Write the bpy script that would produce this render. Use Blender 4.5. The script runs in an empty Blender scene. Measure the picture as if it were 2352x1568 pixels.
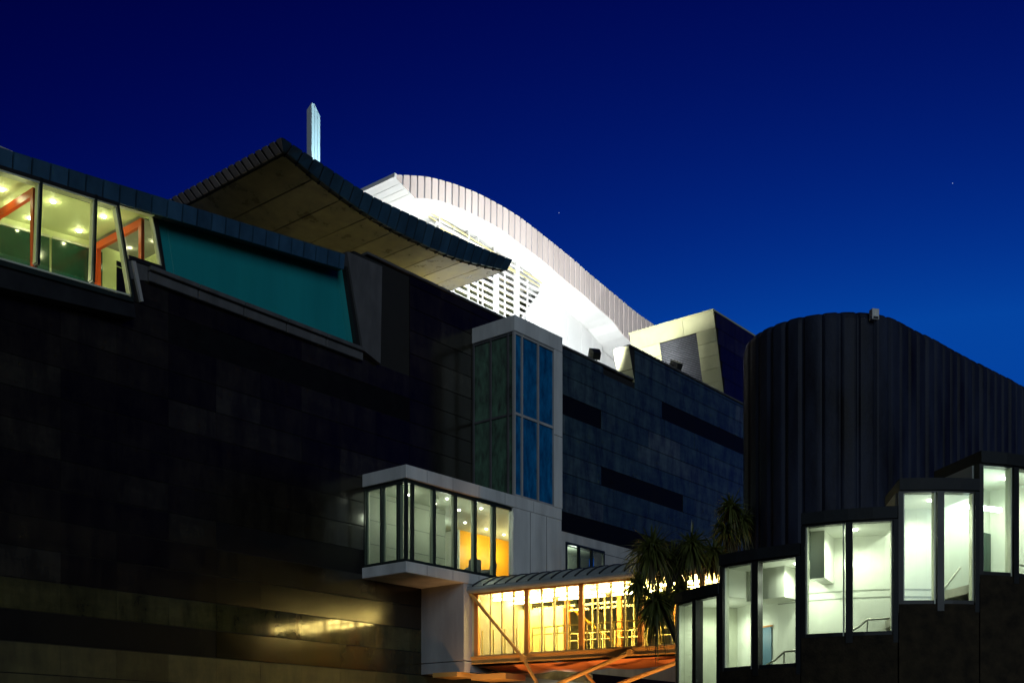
import bpy, math, random
from mathutils import Vector as V
random.seed(7)
R_ = math.radians
scene = bpy.context.scene
COL = scene.collection

# ------------------------------------------------------------------ camera, sky, sun, exposure
CZ = 1.7                                   # eye height
FPX, PX0, PYH = 2574.0, 1176.0, 1745.0     # focal length, centre column and horizon row of the survey (2352 px wide)
cam = bpy.data.cameras.new('camera')
cam.sensor_width = 36.0
cam.lens = 36.0 * FPX / 2352.0
cam.shift_x = 0.0
cam.shift_y = (PYH - 784.0) / 2352.0
cam.clip_start, cam.clip_end = 0.1, 6000
camo = bpy.data.objects.new('camera', cam); COL.objects.link(camo)
camo.location = (0, 0, CZ); camo.rotation_euler = (R_(90), 0, 0)
scene.camera = camo

GLOW_AZ, GLOW_EL = 18.0, -2.0
world = bpy.data.worlds.new('World'); scene.world = world; world.use_nodes = True
wn, wl = world.node_tree.nodes, world.node_tree.links
wn.clear()
sky = wn.new('ShaderNodeTexSky'); sky.sky_type = 'NISHITA'; sky.sun_disc = False
sky.sun_elevation = R_(GLOW_EL); sky.sun_rotation = R_(GLOW_AZ); sky.air_density = 1.0; sky.dust_density = 1.0; sky.ozone_density = 4.0
sep = wn.new('ShaderNodeSeparateColor'); wl.new(sky.outputs[0], sep.inputs[0])
def wmath(op, a, b):
    n = wn.new('ShaderNodeMath'); n.operation = op
    for i, x in enumerate((a, b)):
        if isinstance(x, (int, float)): n.inputs[i].default_value = x
        else: wl.new(x, n.inputs[i])
    return n.outputs[0]
# deep blue dusk: the sky model's own gradient, contrast raised, held to saturated blue
STR = 0.12
bl = wmath('MINIMUM', wmath('MULTIPLY', wmath('POWER', sep.outputs[2], 3.0), 11.0), 0.34)
gr = wmath('MULTIPLY', wmath('POWER', bl, 2.1), 0.52)
blue, green, red = (wmath('MULTIPLY', x, k / STR) for x, k in ((bl, 1.0), (gr, 1.0), (gr, 0.02)))
comb = wn.new('ShaderNodeCombineColor')
wl.new(red, comb.inputs[0]); wl.new(green, comb.inputs[1]); wl.new(blue, comb.inputs[2])
bg = wn.new('ShaderNodeBackground'); bg.inputs[1].default_value = STR
wl.new(comb.outputs[0], bg.inputs[0])
wo = wn.new('ShaderNodeOutputWorld'); wl.new(bg.outputs[0], wo.inputs[0])

sun = bpy.data.lights.new('sun', 'SUN'); sun.energy = 0.7; sun.angle = R_(35); sun.color = (0.72, 0.88, 1.0)
suno = bpy.data.objects.new('sun', sun); COL.objects.link(suno)
saz, sel = R_(162), R_(20)
sdir = V((math.sin(saz) * math.cos(sel), math.cos(saz) * math.cos(sel), math.sin(sel)))
suno.rotation_euler = sdir.to_track_quat('Z', 'Y').to_euler()
suno.location = sdir * 60

scene.view_settings.view_transform = 'Standard'
scene.view_settings.look = 'None'
scene.view_settings.exposure = 0.0
scene.view_settings.gamma = 1.0
scene.render.engine = 'CYCLES'
cy = scene.cycles
cy.use_denoising = True
cy.max_bounces = 8; cy.diffuse_bounces = 4; cy.glossy_bounces = 4; cy.transmission_bounces = 4
cy.transparent_max_bounces = 24
cy.sample_clamp_indirect = 3.0
cy.caustics_reflective = False; cy.caustics_refractive = False

# ------------------------------------------------------------------ materials
def new_mat(name):
    m = bpy.data.materials.new(name); m.use_nodes = True
    nt = m.node_tree; nt.nodes.clear()
    return m, nt.nodes, nt.links

def noise(n, l, scale, stretch=(1, 1, 1), detail=5, rough=0.6, site=False):
    tc = n.new('ShaderNodeTexCoord'); mp = n.new('ShaderNodeMapping')
    mp.inputs['Scale'].default_value = stretch
    l.new(n.new('ShaderNodeNewGeometry').outputs['Position'] if site else tc.outputs['Object'], mp.inputs[0])
    t = n.new('ShaderNodeTexNoise'); t.inputs['Scale'].default_value = scale
    t.inputs['Detail'].default_value = detail; t.inputs['Roughness'].default_value = rough
    l.new(mp.outputs[0], t.inputs['Vector'])
    return t.outputs[0]

def surf(name, col, rough=0.6, var=0.35, scale=2.0, stretch=(1, 1, 1), bump=0.0, metal=0.0, spec=0.4, bscale=None, rand=0.0, col2=None, coat=0.0):
    """opaque surface: base colour broken up by noise (and per object), fine relief"""
    m, n, l = new_mat(name)
    p = n.new('ShaderNodeBsdfPrincipled'); o = n.new('ShaderNodeOutputMaterial'); l.new(p.outputs[0], o.inputs[0])
    nz = noise(n, l, scale, stretch)
    ramp = n.new('ShaderNodeValToRGB')
    c2 = col2 or tuple(c * (1 - var) for c in col)
    ramp.color_ramp.elements[0].position = 0.3; ramp.color_ramp.elements[1].position = 0.7
    ramp.color_ramp.elements[0].color = (*c2, 1); ramp.color_ramp.elements[1].color = (*col, 1)
    l.new(nz, ramp.inputs[0])
    out = ramp.outputs[0]
    if rand:
        oi = n.new('ShaderNodeObjectInfo'); mr = n.new('ShaderNodeMapRange')
        mr.inputs['To Min'].default_value = 1 - rand; mr.inputs['To Max'].default_value = 1 + rand
        l.new(oi.outputs['Random'], mr.inputs[0])
        mx = n.new('ShaderNodeVectorMath'); mx.operation = 'SCALE'
        l.new(out, mx.inputs[0]); l.new(mr.outputs[0], mx.inputs['Scale']); out = mx.outputs[0]
    l.new(out, p.inputs['Base Color'])
    mr2 = n.new('ShaderNodeMapRange'); mr2.inputs['To Min'].default_value = max(0.02, rough - 0.12); mr2.inputs['To Max'].default_value = min(1, rough + 0.12)
    l.new(nz, mr2.inputs[0]); l.new(mr2.outputs[0], p.inputs['Roughness'])
    p.inputs['Metallic'].default_value = metal
    p.inputs['Specular IOR Level'].default_value = spec
    p.inputs['Coat Weight'].default_value = coat
    if bump:
        b = n.new('ShaderNodeBump'); b.inputs['Strength'].default_value = bump; b.inputs['Distance'].default_value = 0.02
        l.new(noise(n, l, bscale or scale * 6, (1, 1, 1), 6), b.inputs['Height']); l.new(b.outputs[0], p.inputs['Normal'])
    return m

def glow(name, col, strength):
    m, n, l = new_mat(name)
    e = n.new('ShaderNodeEmission'); e.inputs[0].default_value = (*col, 1); e.inputs[1].default_value = strength
    o = n.new('ShaderNodeOutputMaterial'); l.new(e.outputs[0], o.inputs[0])
    return m

def glass(name, tint, refl=0.08, rough=0.03):
    """thin pane: tinted see-through with a weak mirror, smeared a little by dirt"""
    m, n, l = new_mat(name)
    t = n.new('ShaderNodeBsdfTransparent'); g = n.new('ShaderNodeBsdfGlossy')
    g.inputs['Roughness'].default_value = rough; g.inputs['Color'].default_value = (0.9, 0.95, 0.95, 1)
    nz = noise(n, l, 1.2, (1, 1, 0.25))
    rp = n.new('ShaderNodeValToRGB')
    rp.color_ramp.elements[0].color = (*[c * 0.9 for c in tint], 1); rp.color_ramp.elements[1].color = (*tint, 1)
    l.new(nz, rp.inputs[0]); l.new(rp.outputs[0], t.inputs[0])
    lw = n.new('ShaderNodeLayerWeight'); lw.inputs[0].default_value = 0.5
    pw = n.new('ShaderNodeMath'); pw.operation = 'POWER'; pw.inputs[1].default_value = 5.0
    l.new(lw.outputs['Facing'], pw.inputs[0])
    mp = n.new('ShaderNodeMath'); mp.operation = 'MULTIPLY_ADD'; mp.inputs[1].default_value = 0.8; mp.inputs[2].default_value = refl / 2
    l.new(pw.outputs[0], mp.inputs[0])
    mx = n.new('ShaderNodeMixShader'); l.new(mp.outputs[0], mx.inputs[0]); l.new(t.outputs[0], mx.inputs[1]); l.new(g.outputs[0], mx.inputs[2])
    o = n.new('ShaderNodeOutputMaterial'); l.new(mx.outputs[0], o.inputs[0])
    return m

def stone_material(name, cols, rough=0.07):
    m, n, l = new_mat(name)
    p = n.new('ShaderNodeBsdfPrincipled'); o = n.new('ShaderNodeOutputMaterial'); l.new(p.outputs[0], o.inputs[0])
    oi = n.new('ShaderNodeObjectInfo')
    ramp = n.new('ShaderNodeValToRGB'); cr = ramp.color_ramp
    cr.elements[0].position = 0.0; cr.elements[0].color = (*cols[0][1], 1)
    cr.elements[1].position = 1.0; cr.elements[1].color = (*cols[-1][1], 1)
    for pos, c in cols[1:-1]:
        e = cr.elements.new(pos); e.color = (*c, 1)
    l.new(oi.outputs['Random'], ramp.inputs[0])
    nz = noise(n, l, 1.1, (.6, .6, 1.6), 9, 0.72, True)
    mr = n.new('ShaderNodeMapRange'); mr.inputs['From Min'].default_value = 0.3; mr.inputs['From Max'].default_value = 0.7
    mr.inputs['To Min'].default_value = 0.55; mr.inputs['To Max'].default_value = 1.25; l.new(nz, mr.inputs[0])
    sc = n.new('ShaderNodeVectorMath'); sc.operation = 'SCALE'; l.new(ramp.outputs[0], sc.inputs[0]); l.new(mr.outputs[0], sc.inputs['Scale'])
    st = n.new('ShaderNodeMapRange'); st.inputs['From Min'].default_value = 0.35; st.inputs['From Max'].default_value = 0.62
    st.inputs['To Min'].default_value = 0.45; st.inputs['To Max'].default_value = 1.15
    l.new(noise(n, l, 1.6, (1, 1, 0.3), 6, 0.65, True), st.inputs[0])
    sc2 = n.new('ShaderNodeVectorMath'); sc2.operation = 'SCALE'; l.new(sc.outputs[0], sc2.inputs[0]); l.new(st.outputs[0], sc2.inputs['Scale'])
    l.new(sc2.outputs[0], p.inputs['Base Color'])
    r2 = n.new('ShaderNodeMath'); r2.operation = 'MULTIPLY_ADD'; r2.inputs[1].default_value = 0.07; r2.inputs[2].default_value = rough
    l.new(nz, r2.inputs[0]); l.new(r2.outputs[0], p.inputs['Roughness'])
    p.inputs['Specular IOR Level'].default_value = 0.55
    b = n.new('ShaderNodeBump'); b.inputs['Strength'].default_value = 0.06; b.inputs['Distance'].default_value = 0.01
    l.new(noise(n, l, 14, (1, 1, 1), 6, .6, True), b.inputs['Height']); l.new(b.outputs[0], p.inputs['Normal'])
    return m

M = {}
M['stone'] = stone_material('polished_dark_stone', ((0, (.008, .0065, .004)), (.4, (.0125, .010, .006)), (.75, (.017, .014, .008)), (.92, (.022, .019, .0115)), (1, (.028, .025, .018))), 0.17)
M['stone2'] = stone_material('pale_stone_sky_tint', ((0, (.030, .056, .050)), (.5, (.040, .070, .062)), (.85, (.054, .084, .074)), (1, (.075, .10, .088))))  # paler cladding zone; its teal tint also stands in for bluish sky light
M['stone3'] = stone_material('stone_bridge_wash', ((0, (.036, .034, .013)), (.5, (.050, .047, .018)), (1, (.062, .058, .026))), 0.03)  # olive wash of bridge light on the lower courses, put into a paler base colour
M['stone5'] = stone_material('honed_stone_bridge_wash', ((0, (.036, .034, .013)), (.5, (.050, .047, .018)), (1, (.062, .058, .026))), 0.4)  # same painted bridge-light wash, rougher finish for the lowest courses
M['stone4'] = stone_material('brown_plinth_stone', ((0, (.018, .014, .006)), (.5, (.026, .020, .008)), (1, (.04, .031, .013))), 0.1)
M['backing'] = surf('dark_joint', (0.012, 0.012, 0.012), 0.9)
M['band'] = surf('black_recess', (0.006, 0.006, 0.007), 0.5, spec=0.1)
M['concrete'] = surf('pale_concrete', (0.66, 0.66, 0.64), 0.75, 0.34, 1.1, (1, 1, 0.22), 0.25, bscale=9)
M['concrete2'] = surf('grey_concrete', (0.42, 0.41, 0.40), 0.8, 0.4, 0.9, (1, 1, 0.2), 0.3, bscale=9)
M['pier'] = surf('weathered_pier', (0.10, 0.10, 0.105), 0.8, 0.5, 1.5, (1, 1, 0.4), 0.3)
M['teal'] = surf('teal_glass_panel', (0.012, 0.27, 0.28), 0.2, 0.22, 0.7, (1, 1, 0.1), 0.03, spec=0.6, bscale=1.2)
M['zinc'] = surf('blue_zinc', (0.026, 0.080, 0.145), 0.5, 0.45, 1.8, (1, 1, 0.5), 0.2, spec=0.35, rand=0.22)
M['zinc_side'] = surf('side_lit_zinc', (0.42, 0.37, 0.35), 0.5, 0.4, 1.8, (1, 1, 0.5), 0.2, rand=0.2)  # zinc with the brownish light on the canopy's left side put into its colour
M['soffit'] = surf('olive_soffit', (0.29, 0.26, 0.12), 0.3, 0.6, 1.3, (1, 1, 1), 0.25, spec=0.6, bscale=5)
M['black'] = surf('black_metal', (0.014, 0.015, 0.015), 0.45, 0.3)
M['frame'] = surf('dark_green_frame', (0.016, 0.024, 0.02), 0.4, 0.3)
M['paleframe'] = surf('pale_frame', (0.55, 0.58, 0.46), 0.4, 0.15)
M['white'] = surf('white_panel', (0.80, 0.80, 0.80), 0.55, 0.06, 0.8)
M['fascia_white'] = surf('pale_fascia_metal', (0.70, 0.60, 0.57), 0.42, 0.14, 0.8, (1, 1, 0.3), rand=0.06)
M['cream'] = surf('cream_wall', (0.72, 0.72, 0.46), 0.6, 0.12, 0.8)
M['limewall'] = surf('lime_wall', (0.62, 0.68, 0.38), 0.6, 0.12, 0.7)
M['roomwhite'] = surf('stair_plaster', (0.76, 0.79, 0.70), 0.6, 0.05, 0.6)
M['roomgrey'] = surf('grey_plaster', (0.36, 0.39, 0.33), 0.6, 0.12, 0.6)
M['orangewall'] = surf('orange_wall', (0.80, 0.40, 0.03), 0.5, 0.12, 0.8)
M['redbeam'] = surf('red_steel', (0.55, 0.07, 0.01), 0.35, 0.15)
M['darkgreen'] = surf('dark_green_glass', (0.010, 0.055, 0.036), 0.12, 0.5, 0.9, spec=0.6)
M['screenglass'] = surf('olive_screen_glass', (0.10, 0.11, 0.06), 0.3, 0.6, 0.6, (1, 1, 0.4))
M['floor'] = surf('room_floor', (0.3, 0.29, 0.25), 0.5, 0.2)
M['steel'] = surf('brushed_steel', (0.6, 0.6, 0.52), 0.35, 0.1, metal=0.4)
M['ochre'] = surf('ochre_steel', (0.62, 0.36, 0.10), 0.42, 0.15, 1.0)
M['orange'] = surf('orange_steel', (0.72, 0.30, 0.07), 0.45, 0.15, 1.0)
M['pod'] = surf('orange_pod', (0.75, 0.26, 0.08), 0.5, 0.15, 1.0)
M['bridgeroof'] = surf('bridge_roof_metal', (0.30, 0.33, 0.33), 0.45, 0.3, 1.2, rand=0.12)
M['creamsteel'] = surf('cream_steel', (0.72, 0.62, 0.30), 0.4, 0.12)
M['flute'] = surf('fluted_concrete', (0.023, 0.030, 0.056), 0.6, 0.9, 1.0, (1, 1, 0.25), 0.8, bscale=5, spec=0.18, col2=(.003, .003, .006))
M['rough'] = surf('rough_brown_wall', (0.036, 0.026, 0.014), 0.9, 0.75, 3.0, (1, 1, 1), 1.0, bscale=18, spec=0.2)
M['hood'] = surf('dark_hood', (0.008, 0.012, 0.016), 0.7, 0.6, 1.5, (1, 1, 1), 0.4)
M['limestone'] = surf('pale_stone', (0.44, 0.43, 0.24), 0.6, 0.14, 1.6, rand=0.08)
M['louvre'] = surf('grey_louvre', (0.32, 0.33, 0.38), 0.4, 0.2)
M['spire'] = surf('spire_metal', (0.62, 0.66, 0.68), 0.4, 0.1, 1.0)
M['skyreflpane'] = surf('sky_mirrored_tower_glass', (0.008, 0.17, 0.38), 0.16, 0.7, 3.2, (1, 1, 0.4), 0.12, spec=0.6, bscale=2, col2=(.003, .05, .12))  # blue of the mirrored sky painted into the pane colour, mottled with dirt
M['greenreflpane'] = surf('green_mirrored_tower_glass', (0.08, 0.19, 0.115), 0.16, 0.8, 3.0, (1, 1, 0.4), 0.1, spec=0.6, bscale=2, col2=(.006, .016, .009))  # dark green reflection painted into the pane colour, mottled with dirt
M['leaf'] = surf('cabbage_tree_leaf', (0.13, 0.15, 0.04), 0.38, 0.55, 3.0, spec=0.5)
M['deadleaf'] = surf('dry_leaf_skirt', (0.11, 0.09, 0.03), 0.7, 0.5, 3.0)
M['bark'] = surf('cork_bark', (0.06, 0.05, 0.035), 0.9, 0.5, 5.0, (1, 1, 0.4), 0.8)
M['ground'] = surf('asphalt', (0.05, 0.05, 0.05), 0.85, 0.3, 3.0, bump=0.4)
M['bluedoor'] = surf('blue_door', (0.12, 0.24, 0.34), 0.4, 0.2)
M['fabric'] = surf('grey_fabric', (0.22, 0.23, 0.25), 0.8, 0.2)
M['glass'] = glass('clear_pane', (0.93, 0.96, 0.92))
M['glass_green'] = glass('greenish_pane', (0.92, 0.96, 0.90), 0.08)
M['glass_lime'] = glass('lime_pane', (0.94, 0.97, 0.82))
M['glass_yellow'] = glass('yellow_pane', (0.97, 0.93, 0.72), 0.05)
M['lamp_white'] = glow('white_lamp', (1.0, 0.98, 0.90), 30)
M['lamp_warm'] = glow('warm_tube', (1.0, 0.80, 0.36), 125)
M['lamp_cyan'] = glow('cool_tube', (0.75, 1.0, 0.95), 25)
M['lamp_flood'] = glow('flood_lens', (0.95, 1.0, 1.0), 40)
M['star'] = glow('star_light', (0.6, 0.7, 1.0), 1.2)
M['lampbody'] = surf('lamp_body', (0.30, 0.28, 0.25), 0.5, 0.2)

# leaves let some of the bridge light through
_nt = M['leaf'].node_tree; _p = next(x for x in _nt.nodes if x.type == 'BSDF_PRINCIPLED'); _o = next(x for x in _nt.nodes if x.type == 'OUTPUT_MATERIAL')
_t = _nt.nodes.new('ShaderNodeBsdfTranslucent'); _t.inputs[0].default_value = (0.22, 0.26, 0.05, 1)
_m = _nt.nodes.new('ShaderNodeMixShader'); _m.inputs[0].default_value = 0.4
_nt.links.new(_p.outputs[0], _m.inputs[1]); _nt.links.new(_t.outputs[0], _m.inputs[2]); _nt.links.new(_m.outputs[0], _o.inputs[0])

# ------------------------------------------------------------------ survey frame: u along the facade (going away right), v into the building
D1 = V((0.6356, 0.7720, 0)); D2 = V((-0.7720, 0.6356, 0))
TH = math.atan2(D1.y, D1.x)
def S(u, v, z): return V((D1.x * u + D2.x * v, D1.y * u + D2.y * v, z))
def ray(px): return (px - PX0) / FPX
def onv(px, py, v):
    r = ray(px); k = v / (-0.7720 * r + 0.6356); u = k * (0.6356 * r + 0.7720)
    return u, CZ + k * (PYH - py) / FPX
def onu(px, py, u):
    r = ray(px); k = u / (0.6356 * r + 0.7720); v = k * (-0.7720 * r + 0.6356)
    return v, CZ + k * (PYH - py) / FPX
def atY(px, py, Y): return V((ray(px) * Y, Y, CZ + Y * (PYH - py) / FPX))
def uv_at(px, v): return onv(px, PYH, v)[0]

# ------------------------------------------------------------------ builders
class MB:
    def __init__(s): s.v = []; s.f = []
    def add(s, vs, fs):
        b = len(s.v); s.v += [V(x) for x in vs]; s.f += [tuple(b + i for i in f) for f in fs]; return s
    def hexa(s, p):
        return s.add(p, [(3, 2, 1, 0), (4, 5, 6, 7), (0, 1, 5, 4), (1, 2, 6, 5), (2, 3, 7, 6), (3, 0, 4, 7)])
    def sbox(s, u0, u1, v0, v1, z0, z1):
        return s.hexa([S(u0, v0, z0), S(u1, v0, z0), S(u1, v1, z0), S(u0, v1, z0), S(u0, v0, z1), S(u1, v0, z1), S(u1, v1, z1), S(u0, v1, z1)])
    def prism(s, poly, vec):
        n = len(poly); vec = V(vec); a = [V(p) for p in poly]
        fs = [tuple(range(n - 1, -1, -1)), tuple(range(n, 2 * n))] + [(i, (i + 1) % n, n + (i + 1) % n, n + i) for i in range(n)]
        return s.add(a + [p + vec for p in a], fs)
    def tube(s, pts, r, n=8, r1=None):
        pts = [V(p) for p in pts]; vs = []; m = len(pts); r1 = r if r1 is None else r1
        for i, p in enumerate(pts):
            d = (pts[min(i + 1, m - 1)] - pts[max(i - 1, 0)]).normalized()
            a = d.cross(V((0, 0, 1)))
            if a.length < 1e-3: a = V((1, 0, 0))
            a.normalize(); b = d.cross(a); rr = r + (r1 - r) * i / max(1, m - 1)
            vs += [p + (a * math.cos(2 * math.pi * k / n) + b * math.sin(2 * math.pi * k / n)) * rr for k in range(n)]
        fs = [tuple(range(n - 1, -1, -1)), tuple((m - 1) * n + k for k in range(n))]
        for i in range(m - 1):
            fs += [(i * n + k, i * n + (k + 1) % n, (i + 1) * n + (k + 1) % n, (i + 1) * n + k) for k in range(n)]
        return s.add(vs, fs)
    def disc(s, c, r, h=0.03, n=14):
        c = V(c)
        return s.prism([c + V((r * math.cos(2 * math.pi * k / n), r * math.sin(2 * math.pi * k / n), 0)) for k in range(n)], (0, 0, h))
    def build(s, name, mat, parent=None, smooth=False, label=None, kind=None):
        off = V((0, 0, 0)); q = parent
        while q is not None: off += q.location; q = q.parent
        me = bpy.data.meshes.new(name)
        if parent is None:
            c = sum(s.v, V()) / len(s.v); off = V((c.x, c.y, min(p.z for p in s.v)))
        me.from_pydata([tuple(p - off) for p in s.v], [], s.f); me.update()
        me.materials.append(M[mat])
        if smooth:
            for p in me.polygons: p.use_smooth = True
        o = bpy.data.objects.new(name, me); COL.objects.link(o)
        if parent is not None: o.parent = parent
        else: o.location = off
        if label: o['label'] = label
        if kind: o['kind'] = kind
        return o

def fix_normals(o):
    import bmesh
    bm = bmesh.new(); bm.from_mesh(o.data); bmesh.ops.recalc_face_normals(bm, faces=bm.faces); bm.to_mesh(o.data); bm.free(); return o
def bevel(o, w=0.02, seg=1):
    import bmesh
    bm = bmesh.new(); bm.from_mesh(o.data); bmesh.ops.recalc_face_normals(bm, faces=bm.faces)
    bmesh.ops.bevel(bm, geom=list(bm.edges), offset=w, segments=seg, affect='EDGES', clamp_overlap=True); bm.to_mesh(o.data); bm.free(); return o
def thing(name, label, cat, loc=(0, 0, 0), group=None):
    o = bpy.data.objects.new(name, None); COL.objects.link(o); o.location = loc
    o['label'] = label; o['category'] = cat
    if group: o['group'] = group
    return o
def tag(o, label, cat, group=None):
    o['label'] = label; o['category'] = cat
    if group: o['group'] = group
    return o
def light(kind, loc, power, col, parent, size=0.1, target=None, spot=None, blend=0.6):
    l = bpy.data.lights.new('lamp_light', kind); l.energy = power; l.color = col
    if kind == 'AREA': l.size = size
    else: l.shadow_soft_size = size
    if spot: l.spot_size = R_(spot); l.spot_blend = blend
    o = bpy.data.objects.new('lamp_light', l); COL.objects.link(o)
    off = V((0, 0, 0)); q = parent
    while q is not None: off += q.location; q = q.parent
    o.parent = parent; o.location = V(loc) - off
    if target is not None:
        o.rotation_euler = (V(target) - V(loc)).to_track_quat('-Z', 'Y').to_euler()
    return o

# ================================================================== the setting
g = MB().add([(-1500, -1500, 0), (1500, -1500, 0), (1500, 3000, 0), (-1500, 3000, 0)], [(0, 1, 2, 3)]).build('ground', 'ground')
g['kind'] = 'structure'

# ================================================================== main museum block
VF, VB = 35.2, 32.6
museum = thing('museum_building', 'large dark stone museum block with projecting concrete bays and teal window panel', 'museum', S(40, 38, 0))
ZP, ZR = 23.3, 25.15                      # parapet, raised parapet
H, Z0 = 1.02, 5.53                        # stone courses
UW, UJ = 2.05, 25.35
wall = MB()
wu0, wu1 = uv_at(1299, VF), uv_at(1388, VF)
for (a, b, z0, z1) in ((8, 37.9, 0, 17.2), (37.9, 45.9, 0, 9.4), (37.9, 45.9, 13.3, 17.2), (45.9, wu0, 0, 17.2), (wu0, wu1, 0, 9.8), (wu0, wu1, 13.15, 17.2), (wu1, 53.4, 0, 17.2)):
    wall.sbox(a, b, VF + 0.05, VF + 0.7, z0, z1)
wall.sbox(21.9, 53.4, VF + 0.051, VF + 0.7, 17.2, 19.0)
wall.sbox(32.3, 53.4, VF + 0.052, VF + 0.7, 19.0, ZP - 0.1)
wall.sbox(53.4, 84, VF + 0.05, VF + 0.7, 0, ZP - 0.1)
wall.prism([S(53.75, VF + 0.05, ZP - 0.1), S(84, VF + 0.05, ZP - 0.1), S(84, VF + 0.05, ZR - 0.05), S(53.15, VF + 0.05, ZR - 0.05)], D2 * 0.9)
facade = wall.build('facade_wall', 'backing', museum)
# roof deck behind the parapet, back and side walls
MB().sbox(8, 84, VF + 0.7, 62, 21.2, 21.6).build('roof_deck', 'concrete2', museum)
MB().sbox(8, 84, 61.5, 62, 0, 21.2).build('rear_wall', 'pier', museum)

def pmesh(w, h, name, mat):
    a, t = w / 2, 0.035
    vs = [(-a, 0, 0), (a, 0, 0), (a, 0, h), (-a, 0, h), (-a, -t, 0), (a, -t, 0), (a, -t, h), (-a, -t, h)]
    fs = [(0, 1, 5, 4), (1, 2, 6, 5), (2, 3, 7, 6), (3, 0, 4, 7), (4, 5, 6, 7)]
    me = bpy.data.meshes.new(name); me.from_pydata(vs, [], fs); me.update(); me.materials.append(M[mat]); return me
pm_cache = {}
def stone(u0, u1, z0, z1, vf=VF + 0.05, parent=facade):
    w, h = round(u1 - u0 - 0.008, 3), round(z1 - z0 - 0.035, 3)
    if w < 0.12 or h < 0.12: return
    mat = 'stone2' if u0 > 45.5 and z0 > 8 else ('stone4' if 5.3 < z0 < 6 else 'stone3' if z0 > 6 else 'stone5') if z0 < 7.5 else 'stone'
    me = pm_cache.get((w, h, mat)) or pm_cache.setdefault((w, h, mat), pmesh(w, h, 'stone_panel', mat))
    o = bpy.data.objects.new('stone_panel', me); COL.objects.link(o); o.parent = parent
    o.location = S((u0 + u1) / 2, vf + random.uniform(-0.003, 0.003), z0 + 0.015) - museum.location
    o.rotation_euler = (random.gauss(0, 0.002), 0, TH + random.gauss(0, 0.002))
    return o
bands = {11: [(23.3, 35.6), (50.45, 59.1)], 14: [(40.0, 50.45)], 16: [(56.7, 72.5)], 8: [(43.5, 62)], 4: [(25.35, 33.3)], 0: [(10.9, 25.35)]}
def clipped(k, cols):
    for a, b in bands.get(k, []):
        out = []
        for u0, u1 in cols:
            if u1 <= a or u0 >= b: out.append((u0, u1)); continue
            if a - u0 > .15: out.append((u0, a))
            if u1 - b > .15: out.append((b, u1))
        cols = out
    return cols
for k in range(-2, 20):
    z0, z1 = Z0 + k * H, Z0 + (k + 1) * H
    cols = [(UJ + j * UW, UJ + (j + 1) * UW) for j in range(-5, 10)]
    uu = 45.85 + (0.0, 1.3, 2.4, 0.6)[k % 4]
    cols.append((45.85, uu))
    while uu < 72:
        cols.append((uu, uu + 3.5)); uu += 3.5
    for u0, u1 in clipped(k, cols):
        if u1 - u0 < .15: continue
        top = ZP if u1 < 54 else ZR
        if u1 <= 22.3: top = 17.15
        elif u1 <= 33.6: top = 19.0
        if 31.5 < u0 < 33.6 and z0 > 18.5: continue
        if 33.3 < u0 < 44.0 and 9.3 < z0 < 12.9: continue       # behind the lit corner bay
        if u0 > 45.5 and z0 < 13.6 and k >= 1: continue        # pale concrete there
        if 40.3 < u0 < 45.5 and z0 < 20.9: continue            # behind the tower bay
        if u0 > 60 and z0 < 12: continue                       # hidden by the fluted building
        if 33.4 < u0 < 45.5 and z0 < 9.0 and k >= 0 and u0 > 36.5: continue
        zz1 = min(z1, top)
        if zz1 - z0 < 0.2: continue
        if u0 < 53.7 < u1 and z0 > ZP - 0.5: u0 = 53.78
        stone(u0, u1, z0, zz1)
for k, sp in bands.items():
    for a, b in sp:
        MB().sbox(a, b, VF + 0.035, VF + 0.049, Z0 + k * H + 0.01, Z0 + (k + 1) * H - 0.01).build('dark_recess', 'band', facade)
# parapet coping
bevel(MB().sbox(33.0, 53.6, VF - 0.06, VF + 0.75, ZP - 0.02, ZP + 0.1).build('coping', 'pier', museum), 0.02)
bevel(MB().sbox(53.15, 84, VF - 0.06, VF + 1.0, ZR - 0.04, ZR + 0.07).build('coping', 'pier', museum), 0.02)
# pale end of the raised parapet, in two stone slabs, leaning
for (a, b) in ((0.0, 0.62), (0.64, 1.0)):
    def edge(t): return 53.12 + (53.72 - 53.12) * t, ZR - 0.05 + (ZP - 0.1 - ZR + 0.05) * t
    (ua, za), (ub, zb) = edge(a), edge(b)
    MB().hexa([S(ub - 0.05, VF - 0.02, zb), S(ub, VF - 0.02, zb), S(ub, VF + 1.0, zb), S(ub - 0.05, VF + 1.0, zb),
               S(ua - 0.05, VF - 0.02, za), S(ua, VF - 0.02, za), S(ua, VF + 1.0, za), S(ua - 0.05, VF + 1.0, za)]).build('end_slab', 'limestone', museum)
# grey pier at the right of the teal panel
pu = lambda px, py: onv(px, py, VF - 0.2)
q = [pu(797, 577), pu(878, 612), pu(874, 835), pu(834, 803)]
pier = MB().prism([S(u, VF - 0.2, z) for u, z in q], D2 * 0.5).build('wall_pier', 'pier', museum); fix_normals(pier)

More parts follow.
